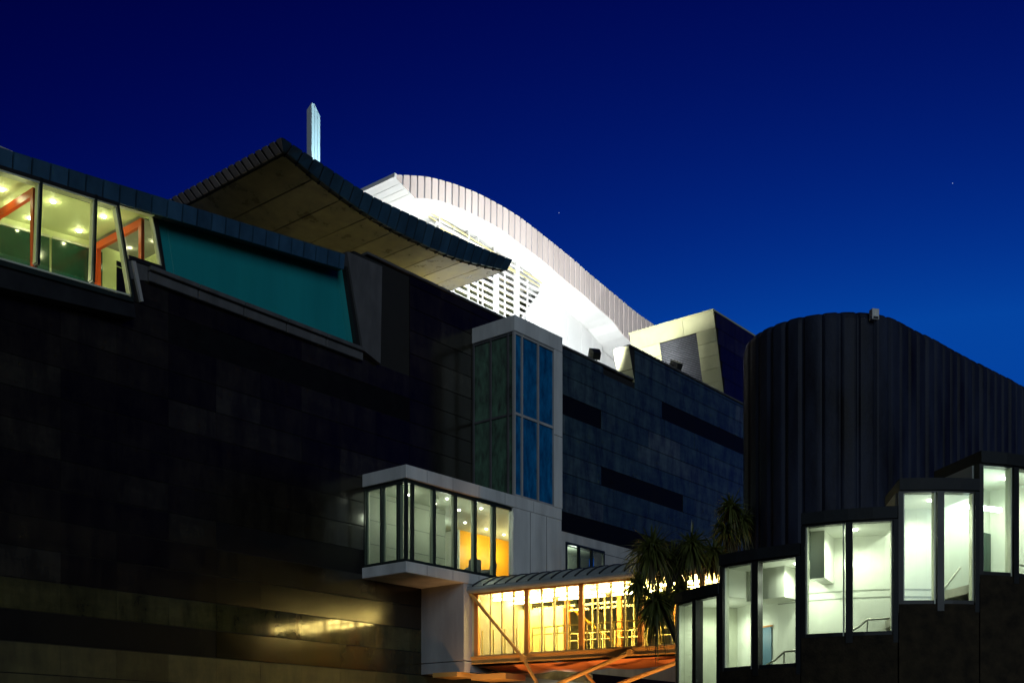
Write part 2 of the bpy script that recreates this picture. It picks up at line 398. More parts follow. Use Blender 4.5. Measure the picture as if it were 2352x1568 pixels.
# ---- ribbon window box, rising gently to the right
def quadv(pts, v, d): return MB().prism([S(*onv(px, py, v)[:1], v, onv(px, py, v)[1]) for px, py in pts], D2 * d)
VX = 34.7
box = quadv([(-260, 522), (305, 684), (308, 694), (-260, 536)], VX - 0.06, 0.5).build('window_box', 'frame', museum); fix_normals(box)
def bar(p0, p1, w, v, d, name, mat, parent):
    (u0, z0), (u1, z1) = onv(*p0, v), onv(*p1, v)
    a, b = V((u0, 0, z0)), V((u1, 0, z1)); n = (b - a).normalized(); n = V((-n.z, 0, n.x)) * w / 2
    P = [a - n, b - n, b + n, a + n]
    o = MB().prism([S(p.x, v, p.z) for p in P], D2 * d).build(name, mat, parent); fix_normals(o); return o
bar((-260, 300), (272, 468), 0.1, VX - 0.06, 0.5, 'head_rail', 'black', box)
bar((-260, 310), (272, 474), 0.07, VX - 0.02, 0.3, 'inner_head_rail', 'paleframe', box)
bar((-260, 520), (303, 679), 0.06, VX + 0.0, 0.3, 'inner_sill_rail', 'paleframe', box)
mull = [((-170, 300), (-175, 545)), ((-35, 365), (-41, 568)), ((96, 408), (89, 607)), ((222, 447), (216, 647)), ((271, 466), (306, 686))]
for i, (a, b) in enumerate(mull):
    bar(a, b, 0.085, VX - 0.06, 0.25, 'mullion', 'frame', box)
    if i: bar((a[0] - 5, a[1] + 4), (b[0] - 5, b[1] - 4), 0.06, VX + 0.02, 0.2, 'inner_mullion', 'paleframe', box)
for i in range(len(mull) - 1):
    a, b = mull[i], mull[i + 1]
    quadv([a[0], b[0], b[1], a[1]], VX + 0.05, 0.012).build('pane', 'glass_lime', box)
# recessed end light of the box
VR = 35.25
quadv([(272, 470), (356, 493), (376, 617), (300, 592)], VR, 0.012).build('pane', 'glass_lime', box)
bar((276, 470), (360, 495), 0.07, VR - 0.1, 0.15, 'head_rail', 'paleframe', box)
bar((354, 488), (377, 620), 0.12, VR - 0.12, 0.2, 'mullion', 'black', box)
bar((351, 494), (372, 614), 0.06, VR - 0.1, 0.2, 'inner_mullion', 'paleframe', box)
bar((296, 590), (378, 617), 0.14, VR - 0.12, 0.3, 'sill_rail', 'black', box)
quadv([(303, 598), (312, 600), (330, 692), (324, 692)], VF - 0.1, 0.25).build('cheek', 'concrete2', box)
quadv([(290, 596), (380, 622), (380, 650), (300, 640)], VF - 0.02, 0.3).build('spandrel', 'pier', box)
# apron closing the box below its sill
fix_normals(quadv([(-260, 534), (307, 692), (312, 730), (-260, 600)], VX + 0.02, 0.5).build('apron', 'black', box))
# room inside the box
def rz(u): return 20.62 + (u - 17.0) * 0.105
def onz(px, py, zf):
    u = 18.0
    for _ in range(30):
        k = (zf(u) - CZ) * FPX / (PYH - py); r = ray(px); u = k * (0.6356 * r + 0.7720)
    return u, k * (-0.7720 * r + 0.6356)
UA, UB, VBK = 9.0, 24.6, 39.0
room = MB()
room.hexa([S(UA, VX + 0.3, rz(UA)), S(21.5, VX + 0.3, rz(21.5)), S(21.5, VBK, rz(21.5)), S(UA, VBK, rz(UA)),
           S(UA, VX + 0.3, rz(UA) + .1), S(21.5, VX + 0.3, rz(21.5) + .1), S(21.5, VBK, rz(21.5) + .1), S(UA, VBK, rz(UA) + .1)])
room.hexa([S(21.5, VF + 0.1, rz(21.5)), S(UB, VF + 0.1, rz(UB)), S(UB, VBK, rz(UB)), S(21.5, VBK, rz(21.5)),
           S(21.5, VF + 0.1, rz(21.5) + .1), S(UB, VF + 0.1, rz(UB) + .1), S(UB, VBK, rz(UB) + .1), S(21.5, VBK, rz(21.5) + .1)])
room.build('room_ceiling', 'limewall', museum)
MB().sbox(UA, UB, VF + 0.1, VBK, 17.21, 17.27).build('room_floor', 'floor', museum)
MB().sbox(UB, UB + 0.1, VF + 0.3, VBK, 17.2, 22).build('room_end_wall', 'limewall', museum)
bw = MB().sbox(UA, UB, VBK, VBK + .1, 17.24, 22.5).build('room_back_wall', 'limewall', museum)
for i in range(5):
    a, b = UA + 0.3 + i * 2.9, UA + 3.1 + i * 2.9
    if i == 4: b = 22.9
    MB().hexa([S(a, VBK - .06, 17.9), S(b, VBK - .06, 17.9), S(b, VBK - .02, 17.9), S(a, VBK - .02, 17.9), S(a, VBK - .06, rz(a) - .32), S(b, VBK - .06, rz(b) - .32), S(b, VBK - .02, rz(b) - .32), S(a, VBK - .02, rz(a) - .32)]).build('back_window', 'darkgreen', bw)
    MB().hexa([S(a, VBK - .1, rz(a) - .31), S(b, VBK - .1, rz(b) - .31), S(b, VBK - .02, rz(b) - .31), S(a, VBK - .02, rz(a) - .31), S(a, VBK - .1, rz(a) - .23), S(b, VBK - .1, rz(b) - .23), S(b, VBK - .02, rz(b) - .23), S(a, VBK - .02, rz(a) - .23)]).build('back_window_rail', 'paleframe', bw)
for px, py0, vb in ((80, 432, 35.5), (328, 502, 35.6)):
    u, zt = onv(px, py0, vb)
    MB().sbox(u - 0.065, u + 0.065, vb, vb + 0.18, 17.27, zt).build('red_post', 'redbeam', museum)
    MB().sbox(u - 0.065, u + 0.065, vb + 0.18, 38.8, zt - 0.26, zt).build('red_beam', 'redbeam', museum)
    MB().sbox(u - 0.08, u + 0.08, 38.5, 38.68, 17.27, zt - 0.26).build('red_post', 'redbeam', museum)
for px, py in ((122, 463), (70, 501), (182, 530), (238, 497), (298, 562), (350, 545), (4, 435), (30, 470)):
    uu, vv = onz(px, py, rz)
    MB().disc(S(uu, vv, rz(uu) - 0.03), 0.075).build('downlight', 'lamp_white', museum)
    light('POINT', S(uu, vv, rz(uu) - 0.14), 10, (1.0, 1.0, 0.66), museum, 0.06)
for uu in (12.5, 16.0, 19.0, 22.0):
    light('POINT', S(uu, 36.9, 18.6), 95, (1.0, 1.0, 0.66), museum, 0.3)

# ---- teal panel, its ledge, the roof edge above
tp = [(362, 500), (797, 612), (822, 792), (379, 628)]
teal = quadv(tp, VF + 0.12, 0.06).build('teal_panel', 'teal', museum); fix_normals(teal)
bar((384, 510), (402, 636), 0.02, VF + 0.1, 0.03, 'glazing_bead', 'teal', museum)
bar((772, 608), (798, 782), 0.025, VF + 0.1, 0.03, 'glazing_bead', 'teal', museum)
bar((797, 612), (824, 795), 0.2, VF - 0.1, 0.3, 'panel_edge', 'black', museum)
bar((360, 502), (380, 632), 0.1, VF - 0.1, 0.3, 'panel_edge', 'black', museum)
us = [22.4 + 2.05 * i for i in range(6)]
for i in range(5):
    bevel(MB().sbox(us[i] + 0.02, us[i + 1] - 0.02 if i < 4 else 32.65, VF - 0.28, VF + 0.4, 18.98, 19.14).build('ledge_slab', 'pier', museum), 0.02)
    bevel(MB().sbox(us[i] + 0.02, us[i + 1] - 0.02 if i < 4 else 32.65, VF - 0.16, VF + 0.1, 18.62, 18.96).build('ledge_slab', 'pier', museum), 0.02)
# roof edge
VE = VF - 0.55
def roofedge(px): return onv(px, 335 + (580 - 335) * px / 790.0, VE), onv(px, 385 + (618 - 385) * px / 790.0, VE)
(e0t, e0b), (e1t, e1b) = roofedge(0), roofedge(792)
def lerp(a, b, t): return a + (b - a) * t
def etop(u): return lerp(e0t[1], e1t[1], (u - e0t[0]) / (e1t[0] - e0t[0]))
def ebot(u): return lerp(e0b[1], e1b[1], (u - e0b[0]) / (e1b[0] - e0b[0]))
ur = e1t[0]
P = [S(8, VE + 0.1, ebot(8) + 0.04), S(ur, VE + 0.1, ebot(ur) + 0.04), S(ur, VE + 0.1, etop(ur) - 0.03), S(8, VE + 0.1, etop(8) - 0.03)]
P2 = [S(8, VE + 0.45, etop(8) - 0.2), S(ur, VE + 0.45, etop(ur) - 0.2), S(ur, VE + 0.45, etop(ur) - 0.04), S(8, VE + 0.45, etop(8) - 0.04)]
edge_roof = MB().prism(P, D2 * 0.34).prism(P2, D2 * 7.5).build('roof_edge', 'black', museum); fix_normals(edge_roof)
u = 8.0
while u < ur - 0.05:
    u1 = min(u + 0.62, ur)
    a, b = u + 0.035, u1 - 0.035
    lip = 0.10
    o = MB().hexa([S(a, VE + 0.02, ebot(a)), S(b, VE + 0.02, ebot(b)), S(b, VE + 0.099, ebot(b)), S(a, VE + 0.099, ebot(a)),
                   S(a, VE - 0.05, etop(a) - lip), S(b, VE - 0.05, etop(b) - lip), S(b, VE + 0.099, etop(b)), S(a, VE + 0.099, etop(a))]).build('fascia_panel', 'zinc', edge_roof)
    u = u1
bar((-200, 328), (355, 492), 0.1, VE + 0.12, 0.2, 'eaves_trim', 'paleframe', edge_roof)

# ---- corner bay (lit) and tower bay
UC = 32.76; UT0, UT1 = 39.8, 43.4
bay = MB()
bay.sbox(UC, UT1, VB, VF + 0.05, 13.30, 13.85)
bay = bevel(bay.build('corner_bay', 'concrete', museum), 0.02)
bevel(MB().sbox(UC, UT1 + .02, VB, VF + 0.05, 9.42, 9.88).build('bay_floor_slab', 'concrete', bay), 0.02)
UG = uv_at(1180, VB)
MB().sbox(UG, UT1, VB + 0.03, VB + 0.3, 9.88, 13.3).sbox(UT1 - .25, UT1, VB + .3, VF, 9.88, 13.3).build('bay_side_wall', 'concrete', bay)
for uu in (UG + 1.25, UG + 2.5):
    MB().sbox(uu - 0.012, uu + 0.012, VB + 0.02, VB + 0.031, 9.9, 13.28).build('concrete_joint', 'pier', bay)
for uu in (34.0, 35.6, 37.3, 39.1, 41.2):
    MB().sbox(uu - 0.008, uu + 0.008, VB - 0.003, VB + 0.01, 13.32, 13.82).build('concrete_joint', 'pier', bay)
    MB().sbox(uu - 0.008, uu + 0.008, VB - 0.003, VB + 0.01, 9.44, 9.86).build('concrete_joint', 'pier', bay)
# frames of the bay
for z0, z1 in ((9.881, 10.02), (13.14, 13.299)):
    MB().sbox(UC + 0.05, UG, VB + 0.12, VB + 0.24, z0, z1).build('frame_rail', 'frame', bay)
    MB().sbox(UC + 0.12, UC + 0.24, VB + 0.24, VF, z0, z1).build('frame_rail', 'frame', bay)
fm = [933.0, 948, 998, 1046.5, 1092, 1136, 1179]
fu = [uv_at(p, VB + 0.15) for p in fm]; fu[0] = UC + 0.17
for i, uu in enumerate(fu):
    MB().sbox(uu - 0.045, uu + 0.045, VB + 0.1, VB + 0.26, 9.9, 13.28).build('mullion', 'frame', bay)
    if i > 1: MB().sbox(uu - 0.14, uu - 0.05, VB + 0.2, VB + 0.3, 10.0, 13.15).build('inner_mullion', 'paleframe', bay)
    if i: MB().sbox(fu[i - 1] + 0.05, uu - 0.05, VB + 0.16, VB + 0.172, 10.0, 13.15).build('pane', 'glass_green', bay)
lm = [onu(p, PYH, UC + 0.17)[0] for p in (839, 877, 915)] + [VB + 0.17]
for i, vv in enumerate(lm[:3]):
    MB().sbox(UC + 0.1, UC + 0.26, vv - 0.045, vv + 0.045, 9.9, 13.28).build('mullion', 'frame', bay)
    MB().sbox(UC + 0.24, UC + 0.32, vv - 0.13, vv - 0.05, 10.0, 13.15).build('inner_mullion', 'paleframe', bay)
    MB().sbox(UC + 0.17, UC + 0.182, lm[i + 1] + 0.05, vv - 0.05, 10.0, 13.15).build('pane', 'glass_green', bay)
# interior of the bay
for m_, z0, z1, mt in (('bay_floor', 9.89, 9.93, 'floor'), ('bay_ceiling', 13.2, 13.25, 'roomgrey')):
    MB().sbox(UC + 0.3, UT1 - .25, VB + 0.3, VF + .1, z0, z1).sbox(37.9, 45.9, VF + .1, 39.2, z0, z1).build(m_, mt, bay)
MB().sbox(UC + 0.2, 37.9, VF - 0.02, VF + 0.04, 9.93, 13.2).build('bay_back_wall', 'roomgrey', bay)
for z in (10.95, 11.97, 12.99):
    MB().sbox(UC + 0.3, 37.88, VF - 0.026, VF - 0.019, z, z + .02).build('wall_joint', 'pier', bay)
MB().sbox(37.8, 37.9, VF + 0.05, 39, 9.93, 13.2).build('bay_partition', 'roomgrey', bay)
MB().sbox(37.9, 45.9, 39.0, 39.1, 9.93, 13.2).build('lobby_wall', 'roomgrey', bay)
MB().sbox(38.6, 39.9, 38.5, 38.6, 9.93, 12.3).build('white_lining', 'roomwhite', bay)
MB().sbox(41.55, 45.9, 37.6, 37.7, 9.93, 13.2).build('orange_wall', 'orangewall', bay)
MB().sbox(41.5, 41.56, 37.58, 39.0, 9.93, 13.2).build('white_jamb', 'roomwhite', bay)
MB().sbox(45.8, 45.88, VF + .1, 37.6, 9.93, 13.2).build('orange_wall', 'orangewall', bay)
for uu, vv in ((33.6, 33.4), (34.6, 34.3), (36.2, 33.5), (36.6, 34.6), (38.6, 33.6), (38.2, 34.6), (40.4, 36.2), (42.2, 36.4), (43.8, 36.6)):
    MB().disc(S(uu, vv, 13.16), 0.055).build('downlight', 'lamp_white', bay)
for uu in (34.2, 36.6, 38.6):
    light('POINT', S(uu, 33.9, 12.4), 42, (0.94, 1.0, 0.8), bay, 0.15)
light('POINT', S(39.6, 37.0, 12.6), 50, (0.9, 1.0, 0.9), bay, 0.15)
for uu in (42.6, 44.4):
    light('POINT', S(uu, 36.6, 12.3), 110, (1.0, 0.84, 0.42), bay, 0.15)

tower = bevel(MB().sbox(UT0, UT1 + 0.05, VB, VF + 0.75, 21.42, 22.15).build('tower_bay', 'concrete', museum), 0.02)
uP = uv_at(1274, VB)
bevel(MB().sbox(uP, UT1 + 0.05, VB, VF + 0.0, 13.86, 21.41).build('tower_pillar', 'concrete', tower), 0.015)
MB().sbox(uP - 0.01, UT1 + 0.06, VB - 0.004, VB + 0.02, 17.3, 17.33).build('concrete_joint', 'pier', tower)
MB().sbox(UT0 + 0.4, uP, VB + 0.7, VF, 13.9, 21.4).build('tower_core', 'backing', tower)
tm = [1184, 1199, 1236, 1272]
tu = [uv_at(p, VB + 0.06) for p in tm]; tu[0] = UT0 + 0.06
for i, uu in enumerate(tu):
    MB().sbox(uu - 0.045, uu + 0.045, VB + 0.03, VB + 0.16, 13.86, 21.41).build('mullion', 'concrete2', tower)
    if i:
        for z0, z1 in ((13.95, 17.6), (17.72, 21.3)):
            MB().sbox(tu[i - 1] + 0.05, uu - 0.05, VB + 0.1, VB + 0.12, z0, z1).build('pane', 'skyreflpane', tower)
MB().sbox(UT0 + 0.05, uP, VB + 0.05, VB + 0.14, 17.6, 17.72).build('transom', 'concrete2', tower)
MB().sbox(UT0 + 0.05, uP, VB + 0.05, VB + 0.14, 13.86, 13.95).build('transom', 'concrete2', tower)
MB().sbox(UT0 + 0.05, uP, VB + 0.05, VB + 0.14, 21.3, 21.41).build('transom', 'concrete2', tower)
tl = [VB + 0.06] + [onu(p, PYH, UT0 + 0.06)[0] for p in (1167, 1127, 1088)]
for i, vv in enumerate(tl):
    if i: MB().sbox(UT0 + 0.03, UT0 + 0.16, vv - 0.045, vv + 0.045, 13.86, 21.41).build('mullion', 'pier', tower)
    if i:
        for z0, z1 in ((13.95, 17.6), (17.72, 21.3)):
            MB().sbox(UT0 + 0.1, UT0 + 0.12, tl[i - 1] + 0.05, vv - 0.05, z0, z1).build('pane', 'greenreflpane', tower)
for z in (17.6, 13.86, 21.3):
    MB().sbox(UT0 + 0.051, UT0 + 0.14, VB + 0.1, VF, z, z + 0.1).build('transom', 'pier', tower)

# block under the bay that carries the bridge, and pale concrete right of the tower with a window
US = 36.35
blk = bevel(MB().sbox(US, 46, VB + 0.05, VF + 0.04, 6.05, 9.42).build('support_block', 'concrete2', museum), 0.015)
bevel(MB().sbox(US, 46, VB + 0.02, VF + 0.04, 5.55, 6.02).build('support_base', 'concrete2', blk), 0.015)
cw = MB()
cw.sbox(44, wu0, VF + 0.0, VF + 0.05, 6.4, 13.66).sbox(wu1, 64, VF + 0.0, VF + 0.05, 6.4, 13.66)
cw.sbox(wu0, wu1, VF + 0.0, VF + 0.05, 13.15, 13.66).sbox(wu0, wu1, VF + 0.0, VF + 0.05, 6.4, 9.8)
cw.build('concrete_wall', 'concrete', museum)
MB().sbox(wu1 + 0.05, 64, VF - 0.006, VF + 0.01, 13.0, 13.03).build('concrete_joint', 'pier', museum)
win = MB()
for uu in (wu0 + 0.05, wu0 + (wu1 - wu0) * 0.34, wu0 + (wu1 - wu0) * 0.67, wu1 - 0.06): win.sbox(uu - 0.06, uu + 0.06, VF - 0.04, VF + 0.1, 9.8, 13.15)
win.sbox(wu0, wu1, VF - 0.045, VF + 0.1, 13.03, 13.16)
win = win.build('window', 'frame', museum)
for i in range(3):
    a = wu0 + (wu1 - wu0) * (0.02 + 0.33 * i); MB().sbox(a, a + 1.2, VF + 0.03, VF + 0.04, 9.8, 13.05).build('pane', 'glass_green', win)
MB().sbox(wu0 - 0.4, wu1 + 2.5, 38.0, 38.1, 9.5, 13.6).build('window_room_wall', 'roomgrey', win)
MB().sbox(wu0 + 0.8, wu0 + 1.6, 37.7, 37.9, 9.5, 12.4).build('window_room_panel', 'roomwhite', win)
MB().sbox(wu0 + 2.0, wu0 + 3.3, 37.7, 37.9, 9.5, 12.4).build('window_room_panel', 'roomwhite', win)
MB().sbox(wu0 + 3.9, wu0 + 5.6, 37.7, 37.9, 9.5, 12.4).build('window_room_panel', 'roomwhite', win)
MB().sbox(wu0 - 0.5, wu1 + 2.5, VF + 0.7, 38.0, 13.4, 13.5).build('window_room_ceiling', 'roomgrey', win)
MB().sbox(wu0 - 0.5, wu1 + 2.5, VF + 0.7, 38.0, 9.5, 9.6).build('window_room_floor', 'floor', win)
light('POINT', S(wu0 + 2.6, 36.6, 12.7), 90, (0.88, 1.0, 0.88), win, 0.2)
# ================================================================== dark roof canopy
canopy = thing('roof_canopy', 'dark overhanging roof canopy with ribbed metal edge and olive soffit above the stone wall', 'canopy', S(36.5, 40, 21.6))
VK, UK0, UK1, VK1 = 36.0, 29.07, 43.8, 44.2
ct = [(646, 314), (700, 350), (750, 382.7), (846, 445), (946, 494), (1049, 543), (1110, 570), (1178, 597)]
cb = [(664, 354), (750, 425), (870, 507), (984.6, 566), (1049, 592), (1100, 606), (1163, 620)]
def curve(pts, v):
    L = [onv(px, py, v) for px, py in pts]
    n = len(L); T = [(L[min(i + 1, n - 1)][1] - L[max(i - 1, 0)][1]) / (L[min(i + 1, n - 1)][0] - L[max(i - 1, 0)][0]) for i in range(n)]
    def f(u):
        if u <= L[0][0]: return L[0][1]
        for i in range(n - 1):
            (a, za), (b, zb) = L[i], L[i + 1]
            if u <= b:
                h = b - a; t = (u - a) / h
                return (2 * t ** 3 - 3 * t * t + 1) * za + (t ** 3 - 2 * t * t + t) * h * T[i] + (-2 * t ** 3 + 3 * t * t) * zb + (t ** 3 - t * t) * h * T[i + 1]
        return L[-1][1]
    return f
cT, cB = curve(ct, VK), curve(cb, VK + 0.35)
n = 26; du = (UK1 - UK0) / n
for i in range(n):
    a, b = UK0 + i * du + 0.04, UK0 + (i + 1) * du - 0.04
    ai, bi = max(a, UK0 + 0.35), max(b, UK0 + 0.36)
    MB().hexa([S(ai, VK + 0.35, cB(ai)), S(bi, VK + 0.35, cB(bi)), S(bi, VK + 0.43, cB(bi)), S(ai, VK + 0.43, cB(ai)),
               S(a, VK, cT(a)), S(b, VK, cT(b)), S(b, VK + 0.1, cT(b)), S(a, VK + 0.1, cT(a))]).build('fascia_panel', 'zinc', canopy)
zt, zb = cT(UK0), cB(UK0 + 0.35)
nv = 18; dv = (VK1 - VK) / nv
for i in range(nv):
    a, b = VK + i * dv + 0.07, VK + (i + 1) * dv - 0.07
    ai, bi = max(a, VK + 0.35), max(b, VK + 0.36)
    MB().hexa([S(UK0 + 0.35, ai, zb), S(UK0 + 0.43, ai, zb), S(UK0 + 0.43, bi, zb), S(UK0 + 0.35, bi, zb),
               S(UK0, a, zt), S(UK0 + 0.1, a, zt), S(UK0 + 0.1, b, zt), S(UK0, b, zt)]).build('fascia_panel', 'zinc_side', canopy)
deck = MB(); N = 30
for i in range(N):
    a, b = lerp(UK0 + 0.05, UK1, i / N), lerp(UK0 + 0.05, UK1, (i + 1) / N)
    deck.hexa([S(max(a, UK0 + .4), VK + 0.4, cB(a) + .03), S(max(b, UK0 + .41), VK + 0.4, cB(b) + .03), S(max(b, UK0 + .41), VK1, cB(b) + .03), S(max(a, UK0 + .4), VK1, cB(a) + .03),
               S(a, VK + 0.06, cT(a) - .02), S(b, VK + 0.06, cT(b) - .02), S(b, VK1, cT(b) - .02), S(a, VK1, cT(a) - .02)])
deck.build('canopy_deck', 'black', canopy)
for i in range(9):
    a, b = lerp(UK0 + 0.55, UK1 - 0.12, i / 9) + 0.025, lerp(UK0 + 0.55, UK1 - 0.12, (i + 1) / 9) - 0.025
    MB().hexa([S(a, VK + 0.62, cB(a) - .02), S(b, VK + 0.62, cB(b) - .02), S(b, VK1 - .1, cB(b) - .02), S(a, VK1 - .1, cB(a) - .02),
               S(a, VK + 0.62, cB(a) + .02), S(b, VK + 0.62, cB(b) + .02), S(b, VK1 - .1, cB(b) + .02), S(a, VK1 - .1, cB(a) + .02)]).build('soffit_panel', 'soffit', canopy)
for i in range(24):
    a = lerp(UK0 + 0.6, UK1 - 0.3, i / 23)
    MB().sbox(a, a + 0.06, VK + 0.42, VK + 0.63, cB(a) - 0.05, cB(a) + 0.02).build('edge_bracket', 'black', canopy)
for uu in (31.5, 37.5, 42.5):
    MB().tube([S(uu, 43, 21.6), S(uu, 43, cB(uu))], 0.16, 12).build('column', 'pier', canopy)
MB().sbox(30.2, 43.0, 43.9, 44.1, 21.6, 24.9).build('canopy_rear_wall', 'pier', canopy)

# ================================================================== spire
spire = thing('spire', 'slim square metal spire with slanted tip rising behind the dark canopy', 'spire', S(39.4, 46.2, 21.6))
ua, ub = uv_at(716, 46.0), uv_at(735.5, 46.0)
va = 46.0; vb = onu(705, PYH, ua)[0]
zt = lambda py: onv(725, py, 46.0)[1]
w3 = (ub - ua) / 3
for i in range(3):
    a, b = ua + i * w3 + 0.012, ua + (i + 1) * w3 - 0.012
    t0, t1 = [zt(241) if x <= 0.34 else zt(lerp(241, 262, (x - .34) / .66)) for x in (i / 3, (i + 1) / 3)]
    MB().hexa([S(a, va, 21.6), S(b, va, 21.6), S(b, va + .05, 21.6), S(a, va + .05, 21.6), S(a, va, t0), S(b, va, t1), S(b, va + .05, t1), S(a, va + .05, t0)]).build('face_strip', 'spire', spire)
MB().hexa([S(ua - .01, va + .02, 21.6), S(ub - .01, va + .052, 21.6), S(ub - .01, vb, 21.6), S(ua - .01, vb, 21.6),
           S(ua - .01, va + .02, zt(242)), S(ub - .01, va + .052, zt(264)), S(ub - .01, vb, zt(270)), S(ua - .01, vb, zt(252))]).build('shaft', 'spire', spire)

# ================================================================== white rooftop pavilion
pav = thing('rooftop_pavilion', 'brightly floodlit white rooftop pavilion under a long arched ribbed roof edge', 'pavilion', S(60, 52, 21.6))
VW = 47.0
wt = [(912, 402.5), (927, 402.6), (977, 406), (1027.7, 418), (1090, 441), (1152, 473), (1192.8, 498.7), (1247.8, 540.6), (1312.8, 593), (1350, 625.4), (1420.4, 683.7), (1462, 718), (1507, 749.5), (1560, 792)]
wb = [(955, 455), (985, 457), (1011, 461.6), (1061, 480.3), (1106.6, 502.3), (1152, 527.4), (1192.8, 558.5), (1247.8, 599), (1300.5, 645), (1342.6, 678), (1372.5, 706), (1408.4, 737.5), (1432, 769), (1560, 880)]
wT, wB = curve(wt, VW), curve(wb, VW)
u0, u1 = uv_at(908, VW), uv_at(1540, VW)
uL = uv_at(955, VW)
def slope_bot(u): return wB(u) if u > uL else lerp(wT(u0) - 0.12, wB(uL), max(0, (u - u0) / (uL - u0)))
n = 50; du = (u1 - u0) / n
for i in range(n):
    a, b = u0 + i * du + 0.07, u0 + (i + 1) * du - 0.07
    MB().hexa([S(a, VW, slope_bot(a)), S(b, VW, slope_bot(b)), S(b, VW + .06, slope_bot(b)), S(a, VW + .06, slope_bot(a)),
               S(a, VW - .03, wT(a)), S(b, VW - .03, wT(b)), S(b, VW + .06, wT(b)), S(a, VW + .06, wT(a))]).build('fascia_panel', 'fascia_white', pav)
back = MB(); sof = MB(); VS = 58.0
us_ = [u0, lerp(u0, uL, .5), uL] + [lerp(uL, u1, i / 40) for i in range(1, 41)]
for a, b in zip(us_, us_[1:]):
    back.hexa([S(a, VW + .065, slope_bot(a) + .05), S(b, VW + .065, slope_bot(b) + .05), S(b, VS, slope_bot(b) + .05), S(a, VS, slope_bot(a) + .05),
               S(a, VW + .065, wT(a) - .03), S(b, VW + .065, wT(b) - .03), S(b, VS, wT(b) - .03), S(a, VS, wT(a) - .03)])
back.build('roof', 'louvre', pav)
seg = 11
for i in range(seg):
    lo, hi = lerp(uL, u1, i / seg), lerp(uL, u1, (i + 1) / seg)
    pts = [lo + .012] + [x for x in us_ if lo + .05 < x < hi - .05] + [hi - .012]
    m = MB()
    for a, b in zip(pts, pts[1:]):
        m.hexa([S(a, VW + .07, wB(a)), S(b, VW + .07, wB(b)), S(b, VS, wB(b)), S(a, VS, wB(a)),
                S(a, VW + .07, wB(a) + .048), S(b, VW + .07, wB(b) + .048), S(b, VS, wB(b) + .048), S(a, VS, wB(a) + .048)])
    m.build('soffit_panel', 'white', pav)
for i in range(4):      # upturned boards at the left end of the roof
    a, b = lerp(u0 + .1, uL, i / 4) + .012, lerp(u0 + .1, uL, (i + 1) / 4) - .012
    MB().hexa([S(a, VW + .1, slope_bot(a)), S(b, VW + .1, slope_bot(b)), S(b, VS, slope_bot(b)), S(a, VS, slope_bot(a)),
               S(a, VW + .1, slope_bot(a) + .045), S(b, VW + .1, slope_bot(b) + .045), S(b, VS, slope_bot(b) + .045), S(a, VS, slope_bot(a) + .045)]).build('end_board', 'white', pav)
MB().sbox(u0 - .1, u0 + .06, VW - .05, VS, wT(u0) - .2, wT(u0) + .03).build('end_trim', 'white', pav)
# walls under the roof
VWA = 49.3
uA, uB = uv_at(1205, VWA), uv_at(1383, VWA)
def uedge(z): return lerp(uv_at(1241, VWA), uv_at(1200, VWA), (z - onv(1241, 668, VWA)[1]) / (onv(1200, 726, VWA)[1] - onv(1241, 668, VWA)[1]))
zlow = 21.6
joints = [None, uv_at(1272, VWA), uv_at(1304, VWA), uv_at(1336, VWA), uv_at(1362, VWA), uB]
for i in range(5):
    lo, hi = joints[i], joints[i + 1] - .015
    zt1 = wB(hi) - .02
    if lo is None:
        P = [S(uedge(zlow), VWA, zlow), S(hi, VWA, zlow), S(hi, VWA, zt1), S(uedge(wB(58.5)), VWA, wB(58.5) - .02)]
    else:
        P = [S(lo + .015, VWA, zlow), S(hi, VWA, zlow), S(hi, VWA, zt1), S(lo + .015, VWA, wB(lo) - .02)]
    fix_normals(MB().prism(P, D2 * 0.15).build('wall_panel', 'white', pav))
MB().prism([S(uB, VWA + .3, zlow), S(80, VWA + .3, zlow), S(80, VWA + .3, 31), S(uB, VWA + .3, wB(uB) - .02)], D2 * 0.15).build('side_wall', 'white', pav)
# louvred timber screen left of the wall
VL = 48.7
sc_ = thing_part = MB()
lu0, lu1 = uv_at(985, VL), uv_at(1246, VL)
glz = MB().sbox(lu0 - 1, lu1 + 1.5, 51.0, 51.1, 21.6, 35.0).build('screen_glazing', 'screenglass', pav)
MB().sbox(lu0 - 1, lu1 + 1.5, 49.4, 51, 24.6, 24.8).build('gallery_floor', 'white', pav)
posts = [(1008, 492, .10), (1042, 520, .05), (1076, 517, .10), (1098, 545, .05), (1109, 560, .05), (1136, 552, .10), (1141, 600, .22), (1160, 605, .06), (1187, 590, .26), (1212, 640, .06)]
for px, py, w in posts:
    uu, z = onv(px, py, VL)
    MB().sbox(uu - w / 2, uu + w / 2, VL - w / 2, VL + w / 2 + .05, 21.6, z).build('screen_post', 'white', pav)
zz = 28.6
while zz < 36.5:
    uE = uedge(zz) - 0.15
    lo = lu0
    if wB(56) - 1.1 < zz: break
    MB().sbox(lo, uE, VL + .06, VL + .14, zz, zz + .15).build('screen_slat', 'white', pav)
    MB().sbox(lo, uE - .5, VL + 1.0, VL + 1.08, zz + .12, zz + .2).build('screen_slat', 'creamsteel', pav)
    zz += 0.44
def rail(p0, p1, r, mat='creamsteel', v=VL):
    a, b = onv(*p0, v), onv(*p1, v)
    MB().tube([S(a[0], v, a[1]), S(b[0], v, b[1])], r, 6).build('screen_rail', mat, pav)
rail((990, 489), (1245, 650), .05); rail((985, 497), (1240, 658), .04); rail((1000, 510), (1200, 622), .09, 'white'); rail((1010, 522), (1190, 630), .05)
rail((1090, 560), (1240, 655), .05, 'louvre'); rail((1115, 660), (1165, 690), .04, 'white')

